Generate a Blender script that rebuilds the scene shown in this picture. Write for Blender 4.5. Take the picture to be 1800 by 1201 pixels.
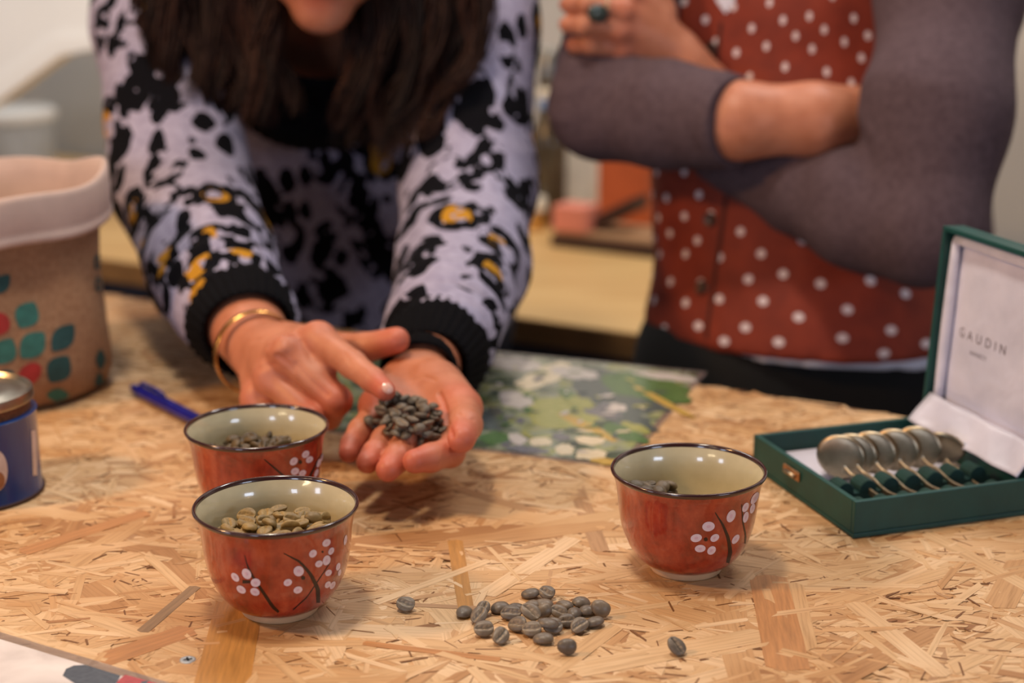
import bpy, bmesh, math, random
import numpy as np
from mathutils import Vector, Matrix, noise as mnoise
from mathutils.bvhtree import BVHTree

# ---------------------------------------------------------------- camera
for o in list(bpy.data.objects):
    bpy.data.objects.remove(o, do_unlink=True)
SC = bpy.context.scene
COL = SC.collection
FPX, PITCH, CAMH = 2800.0, math.radians(15.296), 0.36644      # table top is z = 0
cs, sn = math.cos(PITCH), math.sin(PITCH)
FWD, RIGHT, UP = np.array([0, cs, -sn]), np.array([1.0, 0, 0]), np.array([0, sn, cs])
CAM = np.array([0, 0, CAMH])
cam_data = bpy.data.cameras.new('camera')
cam_data.sensor_width = 36.0
cam_data.lens = FPX / 1800 * 36
cam_data.clip_start = 0.02
cam_data.dof.use_dof = True
cam_data.dof.focus_distance = 0.868
cam_data.dof.aperture_fstop = 4.5
cam = bpy.data.objects.new('camera', cam_data)
cam.location = CAM
cam.rotation_euler = (math.pi / 2 - PITCH, 0, 0)
COL.objects.link(cam)
SC.camera = cam

# ---------------------------------------------------------------- world, lights, exposure
SC.view_settings.view_transform = 'Standard'
SC.view_settings.look = 'None'
SC.view_settings.gamma = 1.0
SC.view_settings.use_curve_mapping = False
SC.view_settings.exposure = -0.22
world = bpy.data.worlds.new('world')
SC.world = world
world.use_nodes = True
bg = world.node_tree.nodes['Background']
bg.inputs[0].default_value = (0.62, 0.60, 1.0, 1)
bg.inputs[1].default_value = 0.13

def area(name, loc, target, sx, sy, power, color):
    d = bpy.data.lights.new(name, 'AREA')
    d.shape = 'RECTANGLE'; d.size = sx; d.size_y = sy; d.energy = power; d.color = color
    o = bpy.data.objects.new(name, d)
    o.location = loc
    o.rotation_euler = (Vector(target) - Vector(loc)).to_track_quat('-Z', 'Y').to_euler()
    COL.objects.link(o)
    return o
COOL = (0.70, 0.80, 1.0)
WARM = (1.0, 0.66, 0.36)
area('window_right', (1.70, -0.72, 0.50), (0, 0.9, 0.05), 0.60, 0.32, 9.0, COOL)
area('window_middle', (-0.98, -1.49, 0.50), (0, 0.9, 0.05), 0.38, 0.52, 9.0, COOL)
area('window_left', (-1.90, -0.25, 0.52), (0, 0.9, 0.05), 0.30, 0.40, 5.0, COOL)
area('left_lamp', (-1.15, 0.62, 0.95), (-0.1, 0.9, 0), 0.14, 0.14, 12.0, (1.0, 0.54, 0.22))
area('pendant_lamp', (-0.25, 0.74, 1.66), (-0.15, 0.85, 0), 0.20, 0.20, 17, (1.0, 0.86, 0.70))
area('warm_strip', (-1.50, -0.75, 0.98), (0.1, 0.9, 0), 0.50, 0.05, 3, (1.0, 0.80, 0.50))
area('wall_fill_a', (-0.57, 2.35, 1.66), (-0.4, 2.75, 0.2), 0.8, 0.3, 15, (1.0, 0.96, 0.92))  # unseen fill light, added to brighten the back wall
area('wall_fill_b', (0.66, 1.66, 1.66), (0.9, 2.05, 0.2), 0.8, 0.3, 19, (1.0, 0.94, 0.90))  # second added fill, brightens the right end of the background

# ---------------------------------------------------------------- helpers
def srgb(r, g, b):
    f = lambda c: c / 12.92 if c <= 0.04045 else ((c + 0.055) / 1.055) ** 2.4
    return (f(r / 255), f(g / 255), f(b / 255), 1.0)

def P(px, py, d):
    return CAM + d * (FWD + (px - 900) / FPX * RIGHT - (py - 600.5) / FPX * UP)

def ray(px, py):
    v = FWD + (px - 900) / FPX * RIGHT - (py - 600.5) / FPX * UP
    return v / np.linalg.norm(v)

def G(px, py, z=0.0):
    v = FWD + (px - 900) / FPX * RIGHT - (py - 600.5) / FPX * UP
    return CAM + v * ((z - CAMH) / v[2])

def unit(v):
    v = np.asarray(v, float)
    return v / np.linalg.norm(v)

def empty(name, loc=(0, 0, 0), rz=0.0):
    o = bpy.data.objects.new(name, None)
    o.location = loc
    o.rotation_euler = (0, 0, rz)
    o.empty_display_size = 0.05
    COL.objects.link(o)
    return o

def tag(o, label=None, cat=None, group=None, kind=None):
    if label: o['label'] = label
    if cat: o['category'] = cat
    if group: o['group'] = group
    if kind: o['kind'] = kind
    return o

def world_matrix(o):
    M = Matrix.LocRotScale(o.location, o.rotation_euler, o.scale)
    return world_matrix(o.parent) @ o.matrix_parent_inverse @ M if o.parent is not None else M

def parent(o, p):
    """Parent o to p while keeping o where it is in the world."""
    o.parent = p
    o.matrix_parent_inverse = world_matrix(p).inverted()
    return o

def mk(name, verts, faces, mat, par=None, smooth=False, world_space=True):
    """One mesh object. With world_space, verts are world coordinates although the parent may sit elsewhere."""
    me = bpy.data.meshes.new(name)
    me.from_pydata([tuple(map(float, v)) for v in verts], [], [tuple(int(i) for i in f) for f in faces])
    me.validate()
    me.update()
    if smooth:
        me.polygons.foreach_set('use_smooth', [True] * len(me.polygons))
    if mat is not None:
        for m in (mat if isinstance(mat, (list, tuple)) else [mat]):
            me.materials.append(m)
    o = bpy.data.objects.new(name, me)
    COL.objects.link(o)
    if par is not None:
        if world_space: parent(o, par)
        else: o.parent = par
    return o

def recenter(o):
    """Move the origin of a top-level mesh to the middle of its base."""
    me = o.data
    n = len(me.vertices)
    a = np.zeros(n * 3); me.vertices.foreach_get('co', a); a = a.reshape(-1, 3)
    c = np.array([(a[:, 0].min() + a[:, 0].max()) / 2, (a[:, 1].min() + a[:, 1].max()) / 2, a[:, 2].min()])
    me.vertices.foreach_set('co', (a - c).ravel()); me.update()
    o.location = c
    return o

class MB:
    def __init__(self): self.v, self.f = [], []
    def add(self, verts, faces):
        n = len(self.v)
        self.v += [np.asarray(x, float) for x in verts]
        self.f += [tuple(i + n for i in f) for f in faces]
        return self
    def box(self, lo, hi, M=None, o=None):
        lo, hi = np.array(lo, float), np.array(hi, float)
        vs = [np.array([(lo, hi)[i][0], (lo, hi)[j][1], (lo, hi)[k][2]]) for i in (0, 1) for j in (0, 1) for k in (0, 1)]
        if M is not None: vs = [M @ v + o for v in vs]
        return self.add(vs, [(0, 1, 3, 2), (4, 6, 7, 5), (0, 4, 5, 1), (2, 3, 7, 6), (0, 2, 6, 4), (1, 5, 7, 3)])
    def tube(self, pts, radii, n=10, cap=True, closed=False):
        pts = [np.asarray(p, float) for p in pts]
        if np.isscalar(radii): radii = [radii] * len(pts)
        t0 = unit(pts[1] - pts[0])
        a = unit(np.cross(t0, [0, 0, 1] if abs(t0[2]) < 0.9 else [1, 0, 0]))
        vs, fs = [], []
        for i, p in enumerate(pts):
            j0, j1 = max(i - 1, 0), min(i + 1, len(pts) - 1)
            if closed: j0, j1 = (i - 1) % len(pts), (i + 1) % len(pts)
            t = unit(pts[j1] - pts[j0])
            a = unit(a - t * (a @ t)); b = np.cross(t, a)
            for k in range(n):
                w = 2 * math.pi * k / n
                vs.append(p + radii[i] * (math.cos(w) * a + math.sin(w) * b))
        m = len(pts)
        for i in range(m if closed else m - 1):
            for k in range(n):
                fs.append((i * n + k, i * n + (k + 1) % n, ((i + 1) % m) * n + (k + 1) % n, ((i + 1) % m) * n + k))
        if cap and not closed:
            fs.append(tuple(range(n))[::-1]); fs.append(tuple((m - 1) * n + k for k in range(n)))
        return self.add(vs, fs)
    def lathe(self, prof, c=(0, 0, 0), n=48, axis=None):
        """prof: list of (r, z). axis: optional 3x3 whose columns are the local x, y, z."""
        c = np.asarray(c, float)
        vs, fs, rows = [], [], []
        for r, z in prof:
            if r < 1e-7:
                rows.append([len(vs)]); vs.append(np.array([0, 0, z]))
            else:
                rows.append(list(range(len(vs), len(vs) + n)))
                vs += [np.array([r * math.cos(2 * math.pi * k / n), r * math.sin(2 * math.pi * k / n), z]) for k in range(n)]
        for A, B in zip(rows, rows[1:]):
            for k in range(n):
                k2 = (k + 1) % n
                if len(A) == 1 and len(B) == 1: continue
                if len(A) == 1: fs.append((A[0], B[k2], B[k]))
                elif len(B) == 1: fs.append((A[k], A[k2], B[0]))
                else: fs.append((A[k], A[k2], B[k2], B[k]))
        if axis is not None: vs = [axis @ v for v in vs]
        return self.add([v + c for v in vs], fs)
    def prism(self, poly, z0, z1):
        n = len(poly)
        vs = [np.array([x, y, z0]) for x, y in poly] + [np.array([x, y, z1]) for x, y in poly]
        fs = [tuple(range(n))[::-1], tuple(range(n, 2 * n))] + [(k, (k + 1) % n, n + (k + 1) % n, n + k) for k in range(n)]
        return self.add(vs, fs)
    def extrude(self, poly3, vec):
        n = len(poly3); vec = np.asarray(vec, float)
        vs = [np.asarray(p, float) for p in poly3]; vs = vs + [p + vec for p in vs]
        fs = [tuple(range(n))[::-1], tuple(range(n, 2 * n))] + [(k, (k + 1) % n, n + (k + 1) % n, n + k) for k in range(n)]
        return self.add(vs, fs)
    def build(self, name, mat, par=None, smooth=False, bevel=0.0, seg=2, autosmooth=None):
        o = mk(name, self.v, self.f, mat, par, smooth)
        bm = bmesh.new(); bm.from_mesh(o.data); bmesh.ops.recalc_face_normals(bm, faces=bm.faces); bm.to_mesh(o.data); bm.free()
        if bevel:
            m = o.modifiers.new('bevel', 'BEVEL'); m.width = bevel; m.segments = seg; m.limit_method = 'ANGLE'
        if autosmooth:
            o.data.polygons.foreach_set('use_smooth', [True] * len(o.data.polygons))
            o.data.set_sharp_from_angle(angle=math.radians(autosmooth))
        return o

# ---------------------------------------------------------------- materials
class NT:
    """Tiny node-graph helper."""
    def __init__(self, name):
        self.m = bpy.data.materials.new(name); self.m.use_nodes = True
        self.t = self.m.node_tree
        self.p = self.t.nodes['Principled BSDF']
    def n(self, kind, **kw):
        nd = self.t.nodes.new('ShaderNode' + kind)
        for k, v in kw.items():
            if k in nd.inputs.keys() or isinstance(k, int): nd.inputs[k].default_value = v
            else: setattr(nd, k, v)
        return nd
    def l(self, a, b): self.t.links.new(a, b); return self
    def set(self, **kw):
        for k, v in kw.items():
            self.p.inputs[k.replace('_', ' ')].default_value = v
        return self
    def math(self, op, a, b=None, clamp=False):
        nd = self.t.nodes.new('ShaderNodeMath'); nd.operation = op; nd.use_clamp = clamp
        for i, x in enumerate((a, b)):
            if x is None: continue
            if hasattr(x, 'is_linked'): self.l(x, nd.inputs[i])
            else: nd.inputs[i].default_value = x
        return nd.outputs[0]
    def mix(self, fac, a, b, mode='MIX'):
        nd = self.t.nodes.new('ShaderNodeMix'); nd.data_type = 'RGBA'; nd.blend_type = mode; nd.clamp_factor = True
        for sock, x in ((nd.inputs[0], fac), (nd.inputs[6], a), (nd.inputs[7], b)):
            if hasattr(x, 'is_linked'): self.l(x, sock)
            else: sock.default_value = x
        return nd.outputs[2]
    def ramp(self, fac, stops, interp='LINEAR'):
        nd = self.t.nodes.new('ShaderNodeValToRGB'); nd.color_ramp.interpolation = interp
        e = nd.color_ramp.elements
        while len(e) < len(stops): e.new(0.5)
        for el, (pos, c) in zip(e, stops): el.position = pos; el.color = c
        self.l(fac, nd.inputs[0])
        return nd.outputs[0]
    def coord(self, which='Object'): return self.n('TexCoord').outputs[which]
    def noise(self, vec, scale, detail=3, rough=0.55, dist=0.0, out=0):
        nd = self.n('TexNoise'); nd.inputs['Scale'].default_value = scale; nd.inputs['Detail'].default_value = detail
        nd.inputs['Roughness'].default_value = rough; nd.inputs['Distortion'].default_value = dist
        if vec is not None: self.l(vec, nd.inputs['Vector'])
        return nd.outputs[out]
    def mapping(self, vec, scale=(1, 1, 1), rot=(0, 0, 0), loc=(0, 0, 0)):
        nd = self.n('Mapping'); nd.inputs['Scale'].default_value = scale; nd.inputs['Rotation'].default_value = rot; nd.inputs['Location'].default_value = loc
        self.l(vec, nd.inputs['Vector']); return nd.outputs[0]
    def bump(self, h, strength=0.3, dist=0.001):
        nd = self.n('Bump'); nd.inputs['Strength'].default_value = strength; nd.inputs['Distance'].default_value = dist
        self.l(h, nd.inputs['Height']); self.l(nd.outputs[0], self.p.inputs['Normal']); return self
    def base(self, sock): self.l(sock, self.p.inputs['Base Color']); return self
    def attr(self, name, out='Fac'):
        nd = self.n('Attribute'); nd.attribute_name = name; return nd.outputs[out]

def plain(name, col, rough=0.5, metal=0.0, noise=0.12, nscale=30.0, coat=0.0, bump=0.0, bdist=0.0005, spec=None):
    """Principled material with a gentle procedural tone variation."""
    t = NT(name).set(Roughness=rough, Metallic=metal)
    c = t.coord()
    n = t.noise(c, nscale, 4)
    dark = tuple(x * (1 - noise) for x in col[:3]) + (1,)
    lite = tuple(min(1, x * (1 + noise)) for x in col[:3]) + (1,)
    t.base(t.ramp(n, [(0.3, dark), (0.7, lite)]))
    if coat: t.set(Coat_Weight=coat, Coat_Roughness=0.05)
    if spec is not None: t.p.inputs['Specular IOR Level'].default_value = spec
    if bump: t.bump(t.noise(c, nscale * 6, 3), bump, bdist)
    return t.m

# ---------------------------------------------------------------- implicit surfaces (bodies, clothes)
F32 = np.float32
def rc(p, a, b, ra, rb, flat=None):
    a = np.asarray(a, F32); b = np.asarray(b, F32)
    ab = b - a; ap = p - a
    t = np.clip(ap @ ab / max(float(ab @ ab), 1e-12), 0, 1)
    q = ap - t[:, None] * ab
    if flat is not None:
        n = np.asarray(flat[0], F32); s = F32(flat[1])
        q = q + (q @ n)[:, None] * n * (s - 1)
    return np.sqrt((q * q).sum(1)) - (ra + (rb - ra) * t)

def ell(p, c, rx, ry, rz, M=None):
    q = p - np.asarray(c, F32)
    if M is not None: q = q @ np.asarray(M, F32)      # columns of M are the local axes
    r = np.array([rx, ry, rz], F32)
    k0 = np.sqrt(((q / r) ** 2).sum(1)); k1 = np.sqrt(((q / (r * r)) ** 2).sum(1)) + 1e-9
    return k0 * (k0 - 1) / k1

def smin(a, b, k):
    h = np.maximum(k - np.abs(a - b), 0) / k
    return np.minimum(a, b) - h * h * k * 0.25

def smax(a, b, k): return -smin(-a, -b, k)

def chain(p, pts, radii, k, flat=None):
    d = None
    for i in range(len(pts) - 1):
        e = rc(p, pts[i], pts[i + 1], radii[i], radii[i + 1], flat)
        d = e if d is None else smin(d, e, k)
    return d

def surface_nets(f, lo, hi, h, margin=1.5):
    lo = np.asarray(lo, F32); hi = np.asarray(hi, F32)
    S = 4
    m = np.ceil((hi - lo) / (h * S)).astype(int)
    cc = [lo[i] + (np.arange(m[i]) + 0.5) * h * S for i in range(3)]
    g = np.stack(np.meshgrid(*cc, indexing='ij'), -1).reshape(-1, 3).astype(F32)
    dc = np.concatenate([f(g[i:i + 200000]) for i in range(0, len(g), 200000)]).reshape(m)
    act = np.abs(dc) < h * S * 0.87 * margin
    n = m * S + 1
    V = np.ones(n, F32)
    rep = np.where(dc < 0, -1, 1).astype(F32)
    for ax in range(3): rep = np.repeat(rep, S, ax)
    V[:-1, :-1, :-1] = rep
    V[-1] = 1; V[:, -1] = 1; V[:, :, -1] = 1
    a = act
    for ax in range(3): a = np.repeat(a, S, ax)
    mask = np.zeros(n, bool)
    for i in (0, 1):
        for j in (0, 1):
            for k in (0, 1):
                mask[i:i + n[0] - 1, j:j + n[1] - 1, k:k + n[2] - 1] |= a
    idx = np.argwhere(mask)
    pts = (lo + idx * h).astype(F32)
    vals = np.concatenate([f(pts[i:i + 200000]) for i in range(0, len(pts), 200000)])
    V[idx[:, 0], idx[:, 1], idx[:, 2]] = vals
    V[0] = np.maximum(V[0], 1e-4); V[:, 0] = np.maximum(V[:, 0], 1e-4); V[:, :, 0] = np.maximum(V[:, :, 0], 1e-4)
    s = V < 0
    c8 = [s[i:n[0] - 1 + i, j:n[1] - 1 + j, k:n[2] - 1 + k] for i in (0, 1) for j in (0, 1) for k in (0, 1)]
    cnt = sum(x.astype(np.int8) for x in c8)
    cells = np.argwhere((cnt > 0) & (cnt < 8))
    ids = -np.ones(n - 1, np.int64); ids[cells[:, 0], cells[:, 1], cells[:, 2]] = np.arange(len(cells))
    acc = np.zeros((len(cells), 3)); num = np.zeros(len(cells))
    offs = [(i, j, k) for i in (0, 1) for j in (0, 1) for k in (0, 1)]
    for x in offs:
        for ax in range(3):
            if x[ax]: continue
            y = list(x); y[ax] = 1
            va = V[cells[:, 0] + x[0], cells[:, 1] + x[1], cells[:, 2] + x[2]]
            vb = V[cells[:, 0] + y[0], cells[:, 1] + y[1], cells[:, 2] + y[2]]
            cr = (va < 0) != (vb < 0)
            t = np.where(cr, va / np.where(cr, va - vb, 1), 0)
            pos = np.tile(np.array(x, float), (len(cells), 1)); pos[:, ax] += t
            acc += pos * cr[:, None]; num += cr
    verts = lo + (cells + acc / num[:, None]) * h
    faces = []
    for ax in range(3):
        u, w = (ax + 1) % 3, (ax + 2) % 3
        sl0 = [slice(None)] * 3; sl1 = [slice(None)] * 3
        sl0[ax] = slice(0, -1); sl1[ax] = slice(1, None)
        A, B = s[tuple(sl0)], s[tuple(sl1)]
        e = np.argwhere(A != B)
        e = e[(e[:, u] > 0) & (e[:, w] > 0) & (e[:, u] < n[u] - 1) & (e[:, w] < n[w] - 1)]
        inside = A[e[:, 0], e[:, 1], e[:, 2]]
        def cid(du, dw):
            q = e.copy(); q[:, u] -= du; q[:, w] -= dw
            return ids[q[:, 0], q[:, 1], q[:, 2]]
        q = np.stack([cid(0, 0), cid(1, 0), cid(1, 1), cid(0, 1)], 1)
        q[~inside] = q[~inside][:, ::-1]
        faces.append(q)
    F = np.concatenate(faces)
    F = F[(F >= 0).all(1)]
    return verts, F

def vnormals(V, F):
    a = V[F[:, 2]] - V[F[:, 0]]; b = V[F[:, 3]] - V[F[:, 1]]
    fn = np.cross(a, b)
    N = np.zeros_like(V)
    for k in range(4): np.add.at(N, F[:, k], fn)
    return N / (np.linalg.norm(N, axis=1, keepdims=True) + 1e-12)

def laplace(V, F, it=2, lam=0.5):
    E = np.concatenate([F[:, [0, 1]], F[:, [1, 2]], F[:, [2, 3]], F[:, [3, 0]]])
    E = np.concatenate([E, E[:, ::-1]])
    deg = np.bincount(E[:, 0], minlength=len(V)).astype(float)[:, None] + 1e-9
    for _ in range(it):
        A = np.zeros_like(V)
        for ax in range(3): A[:, ax] = np.bincount(E[:, 0], weights=V[E[:, 1], ax], minlength=len(V))
        V = V + lam * (A / deg - V)
    return V

def vnoise(p, scale, seed=0):
    """Smooth value noise in [-1, 1]."""
    q = np.asarray(p, float) * scale + seed * 17.31
    i = np.floor(q).astype(np.int64); f = q - i; f = f * f * (3 - 2 * f)
    def hsh(a, b, c):
        h = (a * 374761393 + b * 668265263 + c * 2147483647 + seed * 974711) & 0xFFFFFFFF
        h = ((h ^ (h >> 13)) * 1274126177) & 0xFFFFFFFF
        h = (h ^ (h >> 16)) & 0xFFFF
        return h / 32767.5 - 1
    r = 0
    for dx in (0, 1):
        for dy in (0, 1):
            for dz in (0, 1):
                w = (f[:, 0] if dx else 1 - f[:, 0]) * (f[:, 1] if dy else 1 - f[:, 1]) * (f[:, 2] if dz else 1 - f[:, 2])
                r = r + w * hsh(i[:, 0] + dx, i[:, 1] + dy, i[:, 2] + dz)
    return r

def mk_np(name, V, F, mat, par=None, smooth=True, attrs=None):
    me = bpy.data.meshes.new(name)
    me.vertices.add(len(V)); me.vertices.foreach_set('co', np.asarray(V, F32).ravel())
    k = F.shape[1]
    me.loops.add(F.size); me.loops.foreach_set('vertex_index', F.astype(np.int32).ravel())
    me.polygons.add(len(F)); me.polygons.foreach_set('loop_start', np.arange(0, F.size, k, dtype=np.int32))
    me.update(calc_edges=True)
    me.polygons.foreach_set('use_smooth', np.full(len(F), smooth))
    for an, av in (attrs or {}).items():
        at = me.attributes.new(an, 'FLOAT', 'POINT'); at.data.foreach_set('value', np.asarray(av, F32))
    if mat is not None: me.materials.append(mat)
    o = bpy.data.objects.new(name, me); COL.objects.link(o)
    if par is not None: parent(o, par)
    return o

def bvh_of(V, F): return BVHTree.FromPolygons([Vector(v) for v in V], [tuple(map(int, f)) for f in F])

def hit(bvh, px, py):
    d = ray(px, py)
    loc, nor, i, dist = bvh.ray_cast(Vector(CAM), Vector(d))
    if loc is None: return None
    nor = np.array(nor)
    if nor @ d > 0: nor = -nor
    return np.array(loc), nor

def decal(name, bvh, outline, mat, par, off=0.0004, rings=3, n=20):
    """A thin printed or painted shape lying on a surface; outline(t) gives its border points, (0,0)-centred, about a centre pixel."""
    (cx, cy), fn = outline
    vs, fs, prev = [], [], None
    h = hit(bvh, cx, cy)
    if h is None: return None
    vs.append(h[0] + h[1] * off)
    for r in range(1, rings + 1):
        row = []
        for k in range(n):
            dx, dy = fn(2 * math.pi * k / n)
            h2 = None
            for shrink in (1, 0.8, 0.6, 0.4, 0.2, 0):
                h2 = hit(bvh, cx + dx * r / rings * shrink, cy + dy * r / rings * shrink)
                if h2 is not None and np.linalg.norm(h2[0] - h[0]) < 0.05: break
            row.append(len(vs)); vs.append(h2[0] + h2[1] * off)
        if prev is None: fs += [(0, row[k], row[(k + 1) % n]) for k in range(n)]
        else: fs += [(prev[k], row[k], row[(k + 1) % n], prev[(k + 1) % n]) for k in range(n)]
        prev = row
    return mk(name, vs, fs, mat, par, True)

def ellipse(cx, cy, a, b, rot=0.0, point=0.0):
    ca, sa = math.cos(math.radians(rot)), math.sin(math.radians(rot))
    def fn(t):
        x, y = a * math.cos(t), b * math.sin(t) * (1 - point * abs(math.cos(t)) ** 2)
        return (x * ca - y * sa, x * sa + y * ca)
    return ((cx, cy), fn)

def stroke(name, bvh, pts, widths, mat, par, off=0.0004):
    """A brush stroke through pixel points, laid on a surface."""
    L, R, n = [], [], 14
    pts = np.array(pts, float); tt = np.linspace(0, len(pts) - 1, n)
    xs = np.interp(tt, range(len(pts)), pts[:, 0]); ys = np.interp(tt, range(len(pts)), pts[:, 1])
    ws = np.interp(tt, np.linspace(0, len(pts) - 1, len(widths)), widths)
    vs, fs = [], []
    for i in range(n):
        j0, j1 = max(i - 1, 0), min(i + 1, n - 1)
        t = unit([xs[j1] - xs[j0], ys[j1] - ys[j0]])
        ok = []
        for s in (-1, 0, 1):
            h = hit(bvh, xs[i] - s * t[1] * ws[i] / 2, ys[i] + s * t[0] * ws[i] / 2)
            ok.append(h)
        if any(h is None for h in ok): continue
        vs += [h[0] + h[1] * off for h in ok]
    for i in range(len(vs) // 3 - 1):
        fs += [(3 * i, 3 * i + 1, 3 * i + 4, 3 * i + 3), (3 * i + 1, 3 * i + 2, 3 * i + 5, 3 * i + 4)]
    return mk(name, vs, fs, mat, par, True) if fs else None
random.seed(7)
RNG = np.random.default_rng(7)
# ================================================================ room
ANG = math.radians(-29.56)
UX, VX = np.array([math.cos(ANG), math.sin(ANG), 0]), np.array([-math.sin(ANG), math.cos(ANG), 0])
def W(u, v, z=0.0): return UX * u + VX * v + np.array([0, 0, z])
MUV = np.stack([UX, VX, np.array([0, 0, 1.0])], 1)
ZF, ZC = -0.90, 1.75
def uvbox(mb, lo, hi): return mb.box(lo, hi, MUV, np.zeros(3))

m_wall = plain('wall_paint', srgb(186, 184, 180), 0.8, noise=0.04, nscale=4, bump=0.1)
m_floor = plain('floor_concrete', srgb(120, 112, 104), 0.6, noise=0.2, nscale=5, bump=0.15)
m_white = plain('white_laminate', srgb(238, 238, 235), 0.45, noise=0.03, nscale=8)
for nm, lo, hi, m in (('floor', (-3, -2.2, ZF - 0.1), (2.2, 2.5, ZF), m_floor), ('ceiling', (-3, -2.2, ZC), (2.2, 2.5, ZC + 0.1), m_wall),
                      ('wall_back', (-3, 2.36, ZF), (2.2, 2.5, ZC), m_wall), ('wall_left', (-3, -2.2, ZF), (-2.9, 2.36, ZC), m_wall),
                      ('wall_right', (2.1, -2.2, ZF), (2.2, 2.36, ZC), m_wall)):
    tag(uvbox(MB(), lo, hi).build(nm, m), kind='structure')

# ---------------------------------------------------------------- strand-board table
def osb_colors(t, rnd, gvec):
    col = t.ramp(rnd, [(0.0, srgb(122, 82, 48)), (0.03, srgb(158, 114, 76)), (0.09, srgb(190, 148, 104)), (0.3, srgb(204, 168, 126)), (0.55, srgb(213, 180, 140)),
                       (0.8, srgb(222, 192, 156)), (0.93, srgb(202, 160, 114)), (1.0, srgb(176, 140, 106))])
    m = t.mapping(gvec, scale=(18, 520, 1))
    g = t.noise(m, 1.0, 4, 0.6)
    fine = t.ramp(g, [(0.28, (0.66, 0.60, 0.52, 1)), (0.5, (1, 1, 1, 1)), (0.75, (1.06, 1.05, 1.02, 1))])
    c1 = t.mix(1.0, col, fine, 'MULTIPLY')
    w = t.noise(t.n('NewGeometry').outputs['Position'], 9, 3, 0.5)          # broad stains and resin patches
    c2 = t.mix(1.0, c1, t.ramp(w, [(0.36, (0.84, 0.74, 0.62, 1)), (0.6, (1.02, 1.02, 1.02, 1))]), 'MULTIPLY')
    t.base(c2).set(Roughness=0.55)
    t.p.inputs['Specular IOR Level'].default_value = 0.35
    t.bump(g, 0.35, 0.0003)
ts = NT('strand_wood'); osb_colors(ts, ts.attr('rnd'), ts.n('UVMap').outputs[0])
tp = NT('strand_wood_piece'); osb_colors(tp, tp.n('ObjectInfo').outputs['Random'], tp.coord('Object'))
m_board = plain('board_core', srgb(112, 76, 44), 0.7, noise=0.35, nscale=120, bump=0.4)
m_dark = plain('dark_steel', srgb(40, 42, 46), 0.45, metal=0.6)

T_U0, T_U1, T_V0, T_V1 = -1.55, 0.45, 0.40, 1.132
table = tag(empty('work_table', W((T_U0 + T_U1) / 2, (T_V0 + T_V1) / 2, ZF)), 'strand board work table with pale overlapping wood flakes and visible screw heads', 'table')
uvbox(MB(), (T_U0, T_V0, -0.019), (T_U1, T_V1, -0.0024)).build('tabletop', m_board, table)
for u in (T_U0 + 0.06, T_U1 - 0.06):
    for v in (T_V0 + 0.06, T_V1 - 0.06):
        uvbox(MB(), (u - 0.025, v - 0.025, ZF), (u + 0.025, v + 0.025, -0.019)).build('leg', m_board, table)
for v in (T_V0 + 0.07, T_V1 - 0.07):
    uvbox(MB(), (T_U0 + 0.09, v - 0.012, -0.10), (T_U1 - 0.09, v + 0.012, -0.02)).build('apron', m_board, table)

def strand_poly(L, w, rng):
    """Outline of one flake: long sides slightly tapering, ends torn off at a slant."""
    sl0, sl1 = rng.uniform(-0.9, 0.9) * w, rng.uniform(-0.9, 0.9) * w
    tw = rng.uniform(0.7, 1.05)
    pts = [(-L / 2 + sl0, -w / 2), (-L / 6, -w / 2 * rng.uniform(0.94, 1.06)), (L / 2 + sl1, -w / 2 * tw), (L / 2 + sl1 * 0.2 + rng.uniform(-.3, .3) * w, 0),
           (L / 2 - sl1, w / 2 * tw), (L / 6, w / 2 * rng.uniform(0.94, 1.06)), (-L / 2 - sl0, w / 2), (-L / 2 - sl0 * 0.1 + rng.uniform(-.4, .4) * w, w * 0.1)]
    return np.array(pts)

rs = np.random.default_rng(11)
SV, SF, SR, SUV = [], [], [], []
def place_strand():
    """A random flake lying inside the board, None when the photo would not see it."""
    u, v = rs.uniform(T_U0 + .15, T_U1 - .1), rs.uniform(T_V0 + 0.02, T_V1)
    p = W(u, v)
    q = p - CAM
    d = q @ FWD
    if d < 0.4: return None
    x, y = 900 + FPX * (q @ RIGHT) / d, 600.5 - FPX * (q @ UP) / d
    if not (-600 < x < 2150 and 380 < y < 1500): return None
    return p, v, d
def strand_dims():
    k = rs.random()
    if k < 0.72: L, w = rs.uniform(0.016, 0.055), rs.uniform(0.0014, 0.0058)
    elif k < 0.93: L, w = rs.uniform(0.04, 0.095), rs.uniform(0.006, 0.014)
    else: L, w = rs.uniform(0.06, 0.11), rs.uniform(0.014, 0.024)
    return L, w
def strand_angle():
    return ANG + (rs.normal(0, 0.62) if rs.random() < 0.7 else rs.uniform(-math.pi / 2, math.pi / 2)) + 0.55
def clip_ok(pts):
    vv = pts @ VX[:2]
    return vv.max() < T_V1 and vv.min() > T_V0
count = 0
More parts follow.
